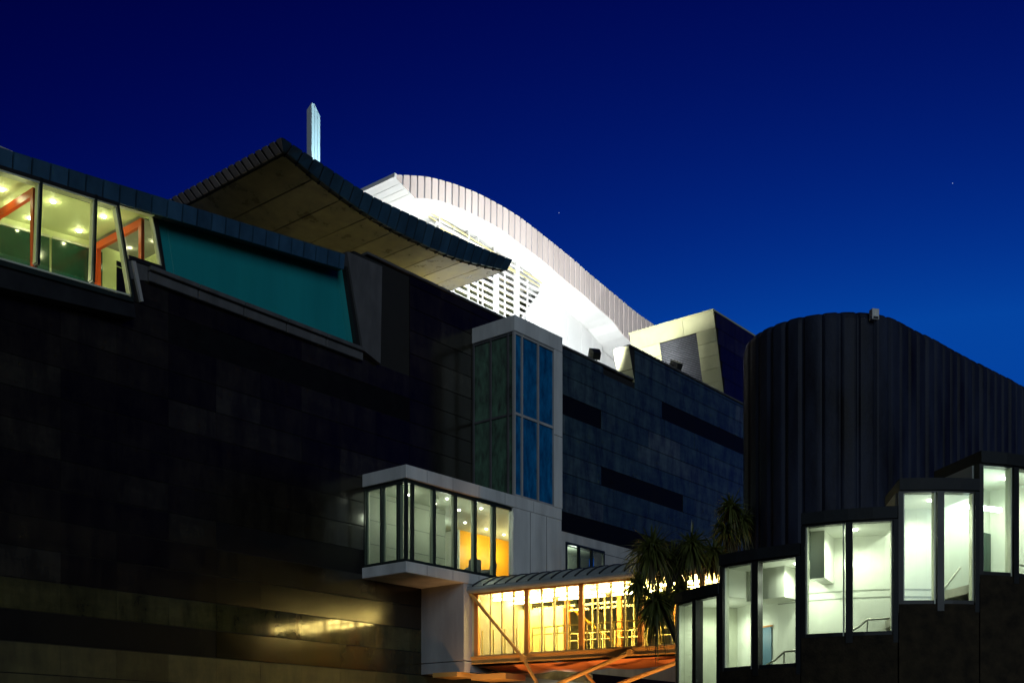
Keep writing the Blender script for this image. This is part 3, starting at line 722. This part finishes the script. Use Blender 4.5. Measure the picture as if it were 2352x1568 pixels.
# ================================================================== stone tower at the right end of the parapet
stw = thing('stone_tower', 'pale lit stone rooftop block with leaning corner and grey louvre beside the white pavilion', 'tower', S(68, 38, ZR))
zT = 30.1; uT = 62.76; uBs = 64.1; zB = ZR
def lean(z): return lerp(uBs, uT, (z - zB) / (zT - zB))
VT1 = 41.5
core = MB().hexa([S(lean(24) + .06, VF + .06, 24), S(84, VF + .06, 24), S(84, VT1, 24), S(lean(24) + .06, VT1, 24),
                  S(uT + .06, VF + .06, zT - .05), S(84, VF + .06, zT - .05), S(84, VT1, zT - .05), S(uT + .06, VT1, zT - .05)]).build('core', 'backing', stw)
def lpanel(v0, v1, z0, z1, mat='limestone', name='stone_slab', t=0.06, inset=0.0):
    a = inset
    return MB().hexa([S(lean(z0) + a, v0, z0), S(lean(z0) + t + a, v0, z0), S(lean(z0) + t + a, v1, z0), S(lean(z0) + a, v1, z0),
                      S(lean(z1) + a, v0, z1), S(lean(z1) + t + a, v0, z1), S(lean(z1) + t + a, v1, z1), S(lean(z1) + a, v1, z1)]).build(name, mat, stw)
va0, va1 = onu(1603, 765, uT + .5)[0], onu(1519, 790, uT + .5)[0]
zlv = onu(1603, 765, uT + .4)[1]
vm = lerp(VF, VT1, .36)
lpanel(VF + .01, vm - .012, zlv + .01, zT); lpanel(vm + .012, VT1, zlv + .01, zT)
for i in range(5):
    zA, zBb = lerp(zlv, ZR + .08, i / 5) - .012, lerp(zlv, ZR + .08, (i + 1) / 5) + .012
    lpanel(VF + .01, va0 - .012, zBb, zA)
    lpanel(va1 + .012, VT1, zBb, zA)
lou = MB()
for i in range(42):
    z = zlv - .1 - i * .105
    lou.hexa([S(lean(z) - .0, va0, z - .05), S(lean(z) + .05, va0, z), S(lean(z) + .05, va1, z), S(lean(z) - .0, va1, z - .05),
              S(lean(z) + .01, va0, z - .03), S(lean(z) + .06, va0, z + .02), S(lean(z) + .06, va1, z + .02), S(lean(z) + .01, va1, z - .03)])
lo_ = lou.build('louvre_blades', 'louvre', stw, kind='stuff')
MB().sbox(uT - .05, 84, VF - .02, VT1 + .05, zT + .002, zT + .1).build('coping', 'limestone', stw)
us2 = [62.9, 65.6, 68.9, 72.5, 76]
for r in range(5):
    z0, z1 = lerp(ZR + .08, zT, r / 5), lerp(ZR + .08, zT, (r + 1) / 5)
    for a, b in zip(us2, us2[1:]):
        aa = max(a, lean(z0) + .08)
        if r == 0 and a > 66 and b < 73: continue
        MB().sbox(aa + .015, b - .015, VF - .01, VF + .055, z0 + .015, z1 - .015).build('stone_panel', 'stone', stw)

# ================================================================== floodlights on the parapet and roof deck
def floodlight(u, v, z, target, power, label, spot=120, col=(0.96, 1.0, 0.97)):
    p = S(u, v, z)
    f = thing('floodlight', label, 'floodlight', p, 'roof floodlights')
    d = (V(target) - p).normalized(); c = p + V((0, 0, .5))
    side = d.cross(V((0, 0, 1))).normalized(); up = side.cross(d)
    def hx(c0, hw, hh, l0, l1, k=1.0):
        return [c0 + d * l0 - side * hw * k - up * hh * k, c0 + d * l0 + side * hw * k - up * hh * k, c0 + d * l0 + side * hw * k + up * hh * k, c0 + d * l0 - side * hw * k + up * hh * k,
                c0 + d * l1 - side * hw - up * hh, c0 + d * l1 + side * hw - up * hh, c0 + d * l1 + side * hw + up * hh, c0 + d * l1 - side * hw + up * hh]
    fix_normals(MB().hexa(hx(c, .3, .26, -.42, .22, .72)).build('housing', 'black', f))
    MB().hexa(hx(c, .26, .21, .221, .235)).build('lens', 'lamp_flood', f)
    MB().tube([p, p + V((0, 0, .1)), c - side * .33 - V((0, 0, .12)), c - side * .33], .025, 6).build('bracket', 'black', f)
    MB().tube([p, p + V((0, 0, .1)), c + side * .33 - V((0, 0, .12)), c + side * .33], .025, 6).build('bracket', 'black', f)
    light('SPOT', c + d * .3, power, col, f, .12, target, spot, .9)
a = onv(1366, 826, VF + .3)[0]; b = onv(1551, 842, VF + .5)[0]
floodlight(a, VF + .3, ZP + .1, S(59, 48, 33), 21000, 'dark floodlight on the lower parapet in front of the white wall')
floodlight(b, VF + .5, ZR + .07, S(62, 47, 31), 2200, 'dark floodlight on the raised parapet below the grey louvre', 140)
floodlight(47.5, 41.5, 21.6, S(53, 49, 34), 2600, 'floodlight on the roof deck between canopy and white pavilion', 140)
floodlight(54.5, 43.0, 21.6, S(58, 49, 32), 7000, 'floodlight on the roof deck below the long arched roof', 140)

floodlight(41.6, 42.4, cT(41.6), S(39.4, 46.1, 33.5), 9000, 'added unseen floodlight on top of the dark canopy brightening the spire', 70, (.5, .88, 1.0))  # extra lamp, hidden by the canopy edge, added to brighten the spire
def uplight(u, v, target, power, label, spot=120):
    p = S(u, v, 21.6); f = thing('uplight', label, 'uplight', p, 'soffit uplights')
    MB().tube([p, p + V((0, 0, .22))], .14, 12).build('housing', 'black', f)
    MB().disc(p + V((0, 0, .221)), .11, .01).build('lens', 'lamp_white', f)
    light('SPOT', p + V((0, 0, .3)), power, (1.0, .84, .34), f, .1, target, spot, .9)
uplight(32.5, 38.2, S(32.5, 39, 26), 26, 'round uplight on the roof under the left end of the canopy', 160)
uplight(37.0, 38.2, S(37, 39, 26), 55, 'round uplight on the roof under the middle of the canopy', 160)
uplight(42.0, 39.5, S(42.6, 40.2, 26), 800, 'round uplight on the roof under the right end of the canopy', 140)

# ================================================================== glazed footbridge
BA = V((-1.66, 49.3, 0)); BS = V((0.845, -0.535, 0)); BT = V((0.535, 0.845, 0))
def B(s, t, z): return V((BA.x + BS.x * s + BT.x * t, BA.y + BS.y * s + BT.y * t, z))
def bbox(m, s0, s1, t0, t1, z0, z1):
    return m.hexa([B(s0, t0, z0), B(s1, t0, z0), B(s1, t1, z0), B(s0, t1, z0), B(s0, t0, z1), B(s1, t0, z1), B(s1, t1, z1), B(s0, t1, z1)])
def bb(name, mat, par, *a): return bbox(MB(), *a).build(name, mat, par)
bridge = thing('footbridge', 'glazed footbridge glowing yellow with curved metal roof and tubular struts', 'bridge', B(5, 1.7, 0))
SE, WB = 13.2, 3.4
roof = MB(); NA = 10
def arc(i): 
    t = lerp(-.42, WB + .42, i / NA); k = (t - WB / 2) / (WB / 2 + .42); return t, 9.28 + .62 * (1 - k * k)
rf = None
ns = 24; ds = (SE + .4) / ns
for i in range(ns):
    m = MB(); a, b = -.35 + i * ds, -.35 + (i + 1) * ds - .035
    for k in range(NA):
        (t0, z0), (t1, z1) = arc(k), arc(k + 1)
        m.hexa([B(a, t0, z0 - .06), B(b, t0, z0 - .06), B(b, t1, z1 - .06), B(a, t1, z1 - .06), B(a, t0, z0), B(b, t0, z0), B(b, t1, z1), B(a, t1, z1)])
    m.build('roof_sheet', 'bridgeroof', bridge)
    if i:
        m = MB()
        for k in range(NA):
            (t0, z0), (t1, z1) = arc(k), arc(k + 1)
            m.hexa([B(a - .05, t0, z0 - .02), B(a + .015, t0, z0 - .02), B(a + .015, t1, z1 - .02), B(a - .05, t1, z1 - .02), B(a - .05, t0, z0 + .05), B(a + .015, t0, z0 + .05), B(a + .015, t1, z1 + .05), B(a - .05, t1, z1 + .05)])
        m.build('roof_seam', 'black', bridge)
gut = []
for k in range(9):
    an = math.pi * k / 8 + math.pi / 2
    gut.append((-.3 + .17 * math.cos(an), 9.13 + .15 * math.sin(an)))
for side in (0, 1):
    P = [B(-.36, t if not side else WB - t, z) for t, z in gut]
    fix_normals(MB().prism(P, BS * (SE + .36)).build('gutter', 'bridgeroof' if not side else 'ochre', bridge, smooth=False))
MB().tube([B(-.36, -.42, 9.12), B(-.5, -.2, 9.2), B(-.45, WB / 2, 9.75)], .16, 8).build('roof_end_cap', 'black', bridge)
bb('ceiling', 'white', bridge, -.3, SE, -.1, WB + .1, 9.0, 9.08)
bb('head_beam', 'orange', bridge, -.2, SE, -.12, .02, 8.94, 9.1)
bb('deck', 'floor', bridge, -.3, SE, 0, WB, 6.02, 6.18)
bb('edge_beam', 'ochre', bridge, -.6, SE, -.16, -.02, 5.9, 6.24)
bb('edge_beam', 'ochre', bridge, -.6, SE, WB, WB + .14, 5.9, 6.24)
bb('beam_flange', 'ochre', bridge, -.6, SE, -.22, -.161, 6.18, 6.24)
bb('beam_flange', 'ochre', bridge, -.6, SE, -.22, -.161, 5.9, 5.95)
bays = [.18, 2.76, 5.4, 8.1, 10.75, 13.2]
for s in bays:
    for t0 in (-.13, WB - .05):
        bb('post', 'orange', bridge, s - .1, s + .1, t0, t0 + .18, 6.24, 8.95)
for i in range(5):
    s0, s1 = bays[i] + .1, bays[i + 1] - .1
    for side, t in ((0, 0.0), (1, WB)):
        for k in range(4):
            a, b = lerp(s0, s1, k / 4), lerp(s0, s1, (k + 1) / 4)
            if k: bb('mullion', 'creamsteel', bridge, a - .03, a + .03, t - .05, t + .05, 6.24, 8.94)
            bb('pane', 'glass_yellow', bridge, a + .03, b - .03, t - .006, t + .006, 6.3, 8.92)
        bb('sill_rail', 'creamsteel', bridge, s0, s1, t - .05, t + .05, 6.24, 6.3)
        tt = t + (.22 if not side else -.22)
        for z in (7.06, 7.36):
            if i or side: MB().tube([B(s0, tt, z), B(s1, tt, z)], .028, 6).build('handrail', 'creamsteel', bridge)
        for k in range(5):
            a = lerp(s0, s1, k / 4)
            bb('rail_post', 'creamsteel', bridge, a - .02, a + .02, tt - .02, tt + .02, 6.18, 7.4)
    bb('tube_lamp', 'lamp_warm', bridge, s0 + .1, s1 - .1, 2.3, 2.42, 8.8, 8.88)
    bb('tube_lamp', 'lamp_warm', bridge, s0 + .1, s1 - .1, .95, 1.07, 8.8, 8.88)
bb('end_wall', 'cream', bridge, -.32, -.25, -.05, WB + .3, 6.18, 9.0)
bb('lobby_screen', 'cream', bridge, -.1, 2.7, WB - .3, WB - .2, 6.18, 8.6)
bb('lobby_door', 'creamsteel', bridge, .7, 1.5, WB - .36, WB - .31, 6.18, 8.3)
bb('jamb_wall', 'cream', bridge, -.9, .08, -.1, .05, 6.0, 9.1)
MB().tube([B(0.0, -.3, 8.98), B(2.72, -.3, 6.05), B(3.55, -.3, 4.7)], .075, 10).build('strut', 'ochre', bridge)
MB().tube([B(3.6, -.3, 4.6), B(7.75, -.3, 6.02)], .09, 10).build('strut', 'ochre', bridge)
MB().tube([B(6.2, -.1, 4.5), B(10.4, -.1, 5.75)], .09, 10).build('strut', 'ochre', bridge)
MB().tube([B(2.9, WB + .1, 8.6), B(6.0, WB + .1, 6.2)], .07, 10).build('strut', 'ochre', bridge)
MB().tube([B(5.0, 1.0, 5.4), B(6.0, 1.0, 4.3)], .07, 10).build('strut', 'ochre', bridge)
for s, t, z in ((2.72, -.3, 6.05), (7.75, -.3, 6.02)):
    MB().tube([B(s, t - .1, z), B(s, t + .18, z)], .13, 10).build('pin_joint', 'ochre', bridge)
bb('pier', 'concrete2', bridge, 3.1, 4.3, -.6, 2.4, 0, 4.7)
bb('pier', 'concrete2', bridge, 5.9, 6.7, -.4, 2.0, 0, 4.6)
# lens-shaped pods under the deck
for s0, s1 in ((.2, 2.6), (2.7, 5.25), (5.3, 8.0), (8.05, 11.0)):
    m = MB(); n1, n2 = 14, 8; vs = []
    for i in range(n1 + 1):
        f = i / n1; s = lerp(s0, s1, f); d = .24 * math.sin(math.pi * f) ** .6 + .02
        for k in range(n2 + 1):
            an = math.pi * k / n2
            vs.append(B(s, .1 + 1.6 * (1 - math.cos(an)), 5.88 - .06 - d * math.sin(an)))
    fs = [(i * (n2 + 1) + k, (i + 1) * (n2 + 1) + k, (i + 1) * (n2 + 1) + k + 1, i * (n2 + 1) + k + 1) for i in range(n1) for k in range(n2)]
    m.add(vs, fs); fix_normals(m.build('deck_pod', 'pod', bridge, smooth=True))
bb('bearing_shelf', 'ochre', bridge, -1.6, -.3, -.9, .6, 5.35, 5.55)
bb('bearing_shelf', 'ochre', bridge, .1, 1.9, -.4, 1.2, 5.2, 5.45)
for s in (1.5, 5.4, 9.2):
    light('SPOT', B(s, -1.6, 3.2), 380, (1.0, .50, .18), bridge, .15, B(s, .8, 6), 120)

# things seen below the deck: a pale column, a glazed door; also an added, unseen wall lamp
p0 = onv(1282, 1560, VF - .4)[0]
MB().sbox(p0 - .22, p0 + .22, VF - .6, VF - .16, 0, 5.6).build('lobby_column', 'concrete', museum)
for i in range(3):
    MB().sbox(p0 - 3.4 + i * 1.0, p0 - 2.5 + i * 1.0, VF - .02, VF + .03, .3, 5.2).build('lobby_door', 'darkgreen', museum)
    MB().sbox(p0 - 3.5 + i * 1.0, p0 - 3.41 + i * 1.0, VF - .05, VF + .04, .3, 5.2).build('lobby_door_frame', 'paleframe', museum)
bevel(MB().sbox(p0 - .1, p0 + .1, VF - .72, VF - .602, 4.5, 4.8).build('added_wall_lamp', 'lamp_white', museum), .02)  # lamp added to brighten the wall below the deck
light('POINT', S(p0, VF - .95, 4.6), 70, (1.0, .95, .6), museum, .12)

# ================================================================== curved glazed stair
SC = V((10.75, 34.42, 0)); SR, SI = 5.86, 4.05
def phi_at(px, R=SR):
    r = ray(px); d = V((r, 1, 0)).normalized(); bq = d.dot(SC); c = SC.dot(SC) - R * R
    disc = bq * bq - c
    t = bq - math.sqrt(disc) if disc > 0 else bq
    p = d * t - SC
    return math.atan2(p.x, -p.y)
def C(phi, r, z): return V((SC.x + r * math.sin(phi), SC.y - r * math.cos(phi), z))
stair = thing('stair_building', 'curved stair hall stepping upward with tall lit windows beside the fluted wall', 'stair hall', (SC.x, SC.y - 4, 0))
def sector(m, p0, p1, r0, r1, z0, z1, n=6):
    for i in range(n):
        a, b = lerp(p0, p1, i / n), lerp(p0, p1, (i + 1) / n)
        m.hexa([C(a, r1, z0), C(b, r1, z0), C(b, r0, z0), C(a, r0, z0), C(a, r1, z1), C(b, r1, z1), C(b, r0, z1), C(a, r0, z1)])
    return m
units = [(1562, 1600, 1606, 1657, 3.50, 6.27), (1662, 1733, 1748, 1838, 4.26, 7.03), (1846, 1943, 1959, 2057, 5.0, 7.8), (2066, 2149, 2164, 2240, 5.77, 8.5), (2247, 2319, 2334, 2425, 6.53, 9.22)]
prev = None; FL, FR = phi_at(1560), phi_at(2428)
for ui, (p0, m0, m1, p1, zs, zt) in enumerate(units):
    f0, f1 = phi_at(p0), phi_at(p1)
    if prev is not None: f0 = prev
    if ui == 0: f0 = FL
    if ui < 4: f1 = (phi_at(p1) + phi_at(units[ui + 1][0])) / 2
    else: f1 = FR
    prev = f1
    g0, g1 = phi_at(m0), phi_at(m1); gm = (g0 + g1) / 2
    if ui == 4: gm = phi_at(2326)
    sector(MB(), f0, f1, SI - .15, SI, 0, zt + .05, 5).build('inner_wall', 'roomwhite', stair)
    hood = sector(MB(), f0 + .004, f1 - .004, SI - .15, SR + .16, zt + .06, zt + .36, 4).build('hood', 'hood', stair)
    sector(MB(), f0 + .006, f1 - .006, SR - .14, SR + .1, zt + .0, zt + .058, 4).build('window_head', 'black', stair)
    sector(MB(), f0 + .004, f1 - .004, SI, SR - .15, zt + .0, zt + .055, 4).build('ceiling', 'roomwhite', stair)
    sector(MB(), f0 + .003, f1 - .003, SI, SR - .16, zs - .5, zs - .28, 4).build('landing', 'floor', stair)
    sector(MB(), f0 + .003, f1 - .003, SR - .15, SR + .12, 0, zs - .1, 5).build('base_wall', 'rough', stair)
    fr = MB()
    sector(fr, f0 + .004, f1 - .004, SR - .12, SR + .08, zs - .1, zs, 3)
    def radial(m, ph, w, r0, r1, z0, z1):
        d = w / 2 / SR
        return m.hexa([C(ph - d, r1, z0), C(ph + d, r1, z0), C(ph + d, r0, z0), C(ph - d, r0, z0), C(ph - d, r1, z1), C(ph + d, r1, z1), C(ph + d, r0, z1), C(ph - d, r0, z1)])
    wb_ = fr.build('window_bay', 'black', stair)
    radial(MB(), gm, .17, SR - .12, SR + .13, zs - .28, zt + .02).build('mullion', 'black', wb_)
    radial(MB(), gm - .024, .03, SR - .1, SR + .1, zs - .2, zt).build('mullion_trim', 'paleframe', wb_)
    radial(MB(), f0 + .0105, .115, SR - .12, SR + .11, zs - .3, zt + .04).build('jamb', 'black', wb_)
    radial(MB(), f1 - .0105, .115, SR - .12, SR + .12, zs - .3, zt + .04).build('jamb', 'hood', wb_)
    radial(MB(), f0 + .024, .035, SR - .1, SR + .06, zs, zt).build('jamb_trim', 'paleframe', wb_)
    radial(MB(), f1 - .024, .035, SR - .1, SR + .06, zs, zt).build('jamb_trim', 'paleframe', wb_)
    for a, b in ((f0 + .018, gm - .013), (gm + .013, f1 - .018)):
        MB().hexa([C(a, SR, zs), C(b, SR, zs), C(b, SR - .012, zs), C(a, SR - .012, zs), C(a, SR, zt), C(b, SR, zt), C(b, SR - .012, zt), C(a, SR - .012, zt)]).build('pane', 'glass_green', wb_)
    fl = lerp(f0, f1, .82 if ui == 1 else .55)
    MB().disc(C(fl, 5.1, zt - .03), .07).build('downlight', 'lamp_white', stair)
    light('SPOT', C(fl, 5.1, zt - .06), 150, (.93, 1.0, .83), stair, .06, C(fl, 5.1, 0), 165, .5)
    light('POINT', C(fl, 5.1, zt - .9), 30, (.93, 1.0, .83), stair, .1)
    # riser between this ceiling and the next, and a dropped bulkhead
    if ui < 4:
        radial(MB(), f1, .06, SI, SR - .15, zt, units[ui + 1][5] + .05).build('riser', 'roomwhite', stair)
    if ui in (1, 2):
        e = f0 + (f1 - f0) * (.62 if ui == 1 else .19)
        sector(MB(), f0 + .004, e, SI, SI + (.9 if ui == 1 else 1.2), zt - (.85 if ui == 1 else 1.25), zt - .002, 5).build('bulkhead', 'roomwhite', stair)
    # handrail
    if ui >= 1:
        ha, hb = f0 + .12, f1 - .02
        pts = [C(lerp(ha, hb, t), 5.3, zs + h) for t, h in ((0.0, -.12), (.45, .18), (.62, .38), (1.0, .40))] if ui != 3 else [C(lerp(ha, hb, t), 5.3, zs + h) for t, h in ((.3, -.05), (1.0, .95))]
        MB().tube(pts, .03, 8).build('handrail', 'steel', stair, smooth=True)
        MB().tube([C(lerp(ha, hb, .6), 5.3, zs - .3), pts[-2] if ui != 3 else C(lerp(ha, hb, .6), 5.3, zs + .38)], .02, 6).build('rail_post', 'steel', stair)
# end walls
for ph in (FL, FR):
    d = .06 / SR
    MB().hexa([C(ph - d, SR + .1, 0), C(ph + d, SR + .1, 0), C(ph + d, SI, 0), C(ph - d, SI, 0), C(ph - d, SR + .1, 6.3 if ph < 0 else 9.6), C(ph + d, SR + .1, 6.3 if ph < 0 else 9.6), C(ph + d, SI, 6.3 if ph < 0 else 9.6), C(ph - d, SI, 6.3 if ph < 0 else 9.6)]).build('end_wall', 'paleframe' if ph < 0 else 'roomwhite', stair)
for z in (6.12, 6.32):
    sector(MB(), -.9, 1.0, SI + .001, SI + .012, z, z + .03, 24).build('wall_groove', 'roomgrey', stair)
da, db = phi_at(1752, SI), phi_at(1773, SI)
sector(MB(), da, db, SI + .004, SI + .03, 4.1, 5.52, 2).build('door', 'bluedoor', stair)
sector(MB(), da - .01, db + .01, SI + .004, SI + .05, 5.53, 5.57, 2).build('door_head', 'orange', stair)
f4 = phi_at(2352)
sector(MB(), f4 - .2, f4 + .04, 4.9, 5.0, 8.35, 8.45, 4).build('tube_lamp', 'lamp_cyan', stair)
sector(MB(), FR - .22, FR - .03, SI + .01, SI + .06, 6.2, 8.0, 4).build('glazed_screen', 'darkgreen', stair)

# ================================================================== fluted dark building
DC = V((12.03, 43.0, 0)); DR = 3.0; DW = V((.74, .673, 0)); DN = V((.673, -.74, 0)); DZ = 17.74
flu = thing('fluted_building', 'tall dark fluted concrete hall with rounded end rising behind the stepped windows', 'hall', (16, 45, 0))
path = []; L0 = 28.0
a0 = math.atan2(-DN.y, -DN.x); a1 = math.atan2(DN.y, DN.x)
if a1 < a0: a1 += 2 * math.pi
arcl = DR * math.pi
def outline(s):
    if s < 4: return DC - DN * DR + DW * (4 - s), -DN
    s -= 4
    if s < arcl:
        an = a0 + s / DR; d = V((math.cos(an), math.sin(an), 0)); return DC + d * DR, d
    s -= arcl
    return DC + DN * DR + DW * s, DN
total = 4 + arcl + L0; step = .058; PIT = .64
ring = []; nst = int(total / step)
for i in range(nst + 1):
    s = total * i / nst; p, d = outline(s)
    ph = (s % PIT) / PIT; kf = int(s / PIT); rr = random.Random(kf * 7 + 3)
    h = rr.uniform(.075, .125) * min(1, abs(math.sin(math.pi * ph)) * rr.uniform(1.3, 2.4)) ** .8 + rr.uniform(-.015, .015)
    ring.append((p, d, h))
lv = [(0, 0), (DZ * .5, 0), (DZ - .3, 0), (DZ - .14, -.05), (DZ - .03, -.16), (DZ, -.34)]
m = MB(); vs = []
for z, ins in lv:
    for p, d, h in ring: vs.append(V((p.x, p.y, 0)) + d * (h + ins) + V((0, 0, z)))
K = len(ring)
fs = [(j * K + i, j * K + i + 1, (j + 1) * K + i + 1, (j + 1) * K + i) for j in range(len(lv) - 1) for i in range(K - 1)]
m.add(vs, fs); m.build('fluted_wall', 'flute', flu)
top = [V((p.x, p.y, DZ - .02)) - d * .25 for p, d, h in ring[::6]]
back = DC - DN * DR + DW * L0; MB().add(top + [V((back.x, back.y, DZ - .02))], [tuple(range(len(top) + 1))]).build('roof', 'flute', flu)
bk = [DC - DN * (DR - .1) + DW * 3.5, DC - DN * (DR - .1) + DW * L0]
MB().prism([bk[0], bk[1], bk[1] + V((0, 0, DZ - .05)), bk[0] + V((0, 0, DZ - .05))], -DN * -.1).build('rear_wall', 'flute', flu)
# the plain dark wall between stair roof and fluted hall
# lamp on the rim
p, d, h = min(ring, key=lambda r: abs(ray(2000) - r[0].x / r[0].y) + (10 if r[1].y > 0 else 0))
lp = thing('wall_lamp', 'small pale box lamp at the top edge of the dark fluted wall', 'lamp', V((p.x, p.y, DZ - .55)) + d * .12)
sd = V((-d.y, d.x, 0)); c = V((p.x, p.y, 0)) + d * .13
bevel(MB().hexa([c - sd * .14 + V((0, 0, DZ - .4)), c - sd * .14 + d * .22 + V((0, 0, DZ - .4)), c + sd * .14 + d * .22 + V((0, 0, DZ - .4)), c + sd * .14 + V((0, 0, DZ - .4)),
           c - sd * .14 + V((0, 0, DZ - .02)), c - sd * .14 + d * .22 + V((0, 0, DZ - .02)), c + sd * .14 + d * .22 + V((0, 0, DZ - .02)), c + sd * .14 + V((0, 0, DZ - .02))]).build('lamp_housing', 'concrete', lp), .015)
MB().hexa([c - sd * .1 + d * .221 + V((0, 0, DZ - .38)), c - sd * .1 + d * .23 + V((0, 0, DZ - .38)), c + sd * .1 + d * .23 + V((0, 0, DZ - .38)), c + sd * .1 + d * .221 + V((0, 0, DZ - .38)),
           c - sd * .1 + d * .221 + V((0, 0, DZ - .3)), c - sd * .1 + d * .23 + V((0, 0, DZ - .3)), c + sd * .1 + d * .23 + V((0, 0, DZ - .3)), c + sd * .1 + d * .221 + V((0, 0, DZ - .3))]).build('lens', 'black', lp)
MB().tube([c - d * .15 + V((0, 0, DZ - .25)), c + d * .02 + V((0, 0, DZ - .25))], .04, 6).build('bracket', 'black', lp)

# ================================================================== cabbage trees
def cabbage_tree(label, base, nodes, heads, rnd):
    t = thing('cabbage_tree', label, 'tree', base, 'cabbage trees by the footbridge')
    tr = MB()
    for pts, r0, r1 in nodes: tr.tube(pts, r0, 9, r1)
    tr.build('trunk', 'bark', t, smooth=True)
    for c, r, dirn, dense in heads:
        m = MB(); dm = MB(); ax = V(dirn).normalized()
        for i in range(int(dense * 1.7)):
            while True:
                d = V((rnd.gauss(0, 1), rnd.gauss(0, 1), rnd.gauss(0, 1))).normalized()
                if d.dot(ax) > -0.75: break
            L = r * rnd.uniform(.6, 1.12); w = rnd.uniform(.026, .044)
            droop = rnd.uniform(.1, .95) + (.35 if d.dot(ax) < -.1 else 0)
            side = d.cross(V((0, 0, 1)))
            if side.length < .1: side = V((1, 0, 0))
            side.normalize(); side = (side + d.cross(side) * rnd.uniform(-.6, .6)).normalized()
            row = []
            for f, wf in ((.05, .5), (.35, 1), (.7, .8), (1.0, .05)):
                p = c + d * L * f - V((0, 0, 1)) * droop * L * f * f
                row += [p - side * w * wf, p + side * w * wf]
            (m if d.dot(ax) > -.45 else dm).add(row, [(0, 1, 3, 2), (2, 3, 5, 4), (4, 5, 7, 6)])
        h = m.build('leaf_head', 'leaf', t)
        if dm.v: dm.build('dry_skirt', 'deadleaf', t)
    return t
rnd = random.Random(11)
YT = 40.4
A = lambda px, py, dy=0: atY(px, py, YT + dy)
fork = A(1528, 1405)
b0 = V((A(1600, 1600).x, YT, 0))
heads = [(A(1497, 1258), 1.15, (-.4, -.2, 1), 210), (A(1588, 1250), 1.0, (.2, -.2, 1), 180), (A(1545, 1285, .5), 1.0, (0, -.3, 1), 160), (A(1640, 1268, .6), .85, (.6, 0, .8), 130),
         (A(1466, 1338, -.2), .72, (-.7, -.2, .4), 130), (A(1508, 1380, -.3), 1.05, (-.5, -.4, .3), 190), (A(1562, 1352, .2), .85, (.3, -.2, .6), 130)]
nodes = [([b0, V((A(1580, 1520).x, YT, A(1580, 1520).z)), A(1556, 1470), fork, A(1512, 1385, -.2)], .17, .09),
         ([fork, A(1535, 1350), A(1530, 1320, .2), A(1500, 1270)], .09, .06), ([A(1535, 1350), A(1560, 1310), A(1586, 1262)], .08, .06), ([A(1548, 1330), A(1545, 1295, .5)], .07, .05),
         ([A(1560, 1310), A(1600, 1290, .3), A(1636, 1275, .6)], .06, .05), ([fork, A(1490, 1365, -.1), A(1470, 1345, -.2)], .07, .05), ([fork, A(1550, 1375), A(1562, 1358, .2)], .07, .05)]
cabbage_tree('branching cabbage tree with spiky leaf heads in front of the lit footbridge', b0, nodes, heads, rnd)
YT = 42.0
b1 = V((A(1690, 1600).x, YT, 0))
heads = [(A(1680, 1165), .9, (0, -.2, 1), 120), (A(1704, 1195, .2), .8, (.3, -.2, 1), 100), (A(1668, 1215, -.1), .8, (-.3, -.2, .9), 110)]
nodes = [([b1, A(1688, 1400), A(1680, 1290), A(1680, 1175)], .16, .07), ([A(1682, 1290), A(1698, 1210, .2)], .08, .05), ([A(1680, 1300), A(1664, 1225, -.1)], .08, .05)]
cabbage_tree('taller dark cabbage tree half hidden against the left edge of the fluted wall', b1, nodes, heads, rnd)

# ================================================================== two chairs in the bay
def chair(u, v, rz, label):
    o = S(u, v, 9.93); c = thing('lounge_chair', label, 'chair', o, 'chairs in the lit bay')
    e1 = V((math.cos(rz), math.sin(rz), 0)); e2 = V((-math.sin(rz), math.cos(rz), 0))
    def q(a0, a1, b0, b1, z0, z1, lean=0):
        return [o + e1 * a + e2 * (b + (lean if z else 0)) + V((0, 0, z1 if z else z0)) for z in (0, 1) for a, b in ((a0, b0), (a1, b0), (a1, b1), (a0, b1))]
    bevel(MB().hexa(q(-.3, .3, -.3, .3, .36, .48)).build('seat', 'fabric', c), .04, 2)
    bevel(MB().hexa(q(-.3, .3, .24, .36, .4, 1.0, .12)).build('backrest', 'fabric', c), .05, 2)
    for s in (-1, 1):
        bevel(MB().hexa(q(s * .3 - .05, s * .3 + .05, -.28, .3, .46, .64)).build('armrest', 'fabric', c), .03)
        for t in (-.24, .24): MB().tube([o + e1 * s * .25 + e2 * t, o + e1 * s * .25 + e2 * t + V((0, 0, .37))], .018, 6).build('leg', 'steel', c)
chair(38.9, 34.4, TH + 2.6, 'grey lounge chair in the lit bay, the one nearer the middle mullions')
chair(39.75, 34.3, TH + 3.4, 'grey lounge chair in the lit bay, the one nearer the concrete wall')

# ================================================================== two stars
def star(px, py, r, label):
    p = atY(px, py, 1500); m = MB(); n = 8; vs = []; fs = []
    for j in range(5):
        for k in range(n):
            a, b = math.pi * (j / 4 - .5), 2 * math.pi * k / n
            vs.append(p + V((math.cos(a) * math.cos(b), math.cos(a) * math.sin(b), math.sin(a))) * r)
    for j in range(4): fs += [(j * n + k, j * n + (k + 1) % n, (j + 1) * n + (k + 1) % n, (j + 1) * n + k) for k in range(n)]
    tag(m.add(vs, fs).build('star', 'star'), label, 'star', 'stars')
star(2188, 421, .45, 'tiny star in the blue sky high above the fluted hall')
star(1284, 489, .4, 'faint star in the blue sky just above the arched white roof')
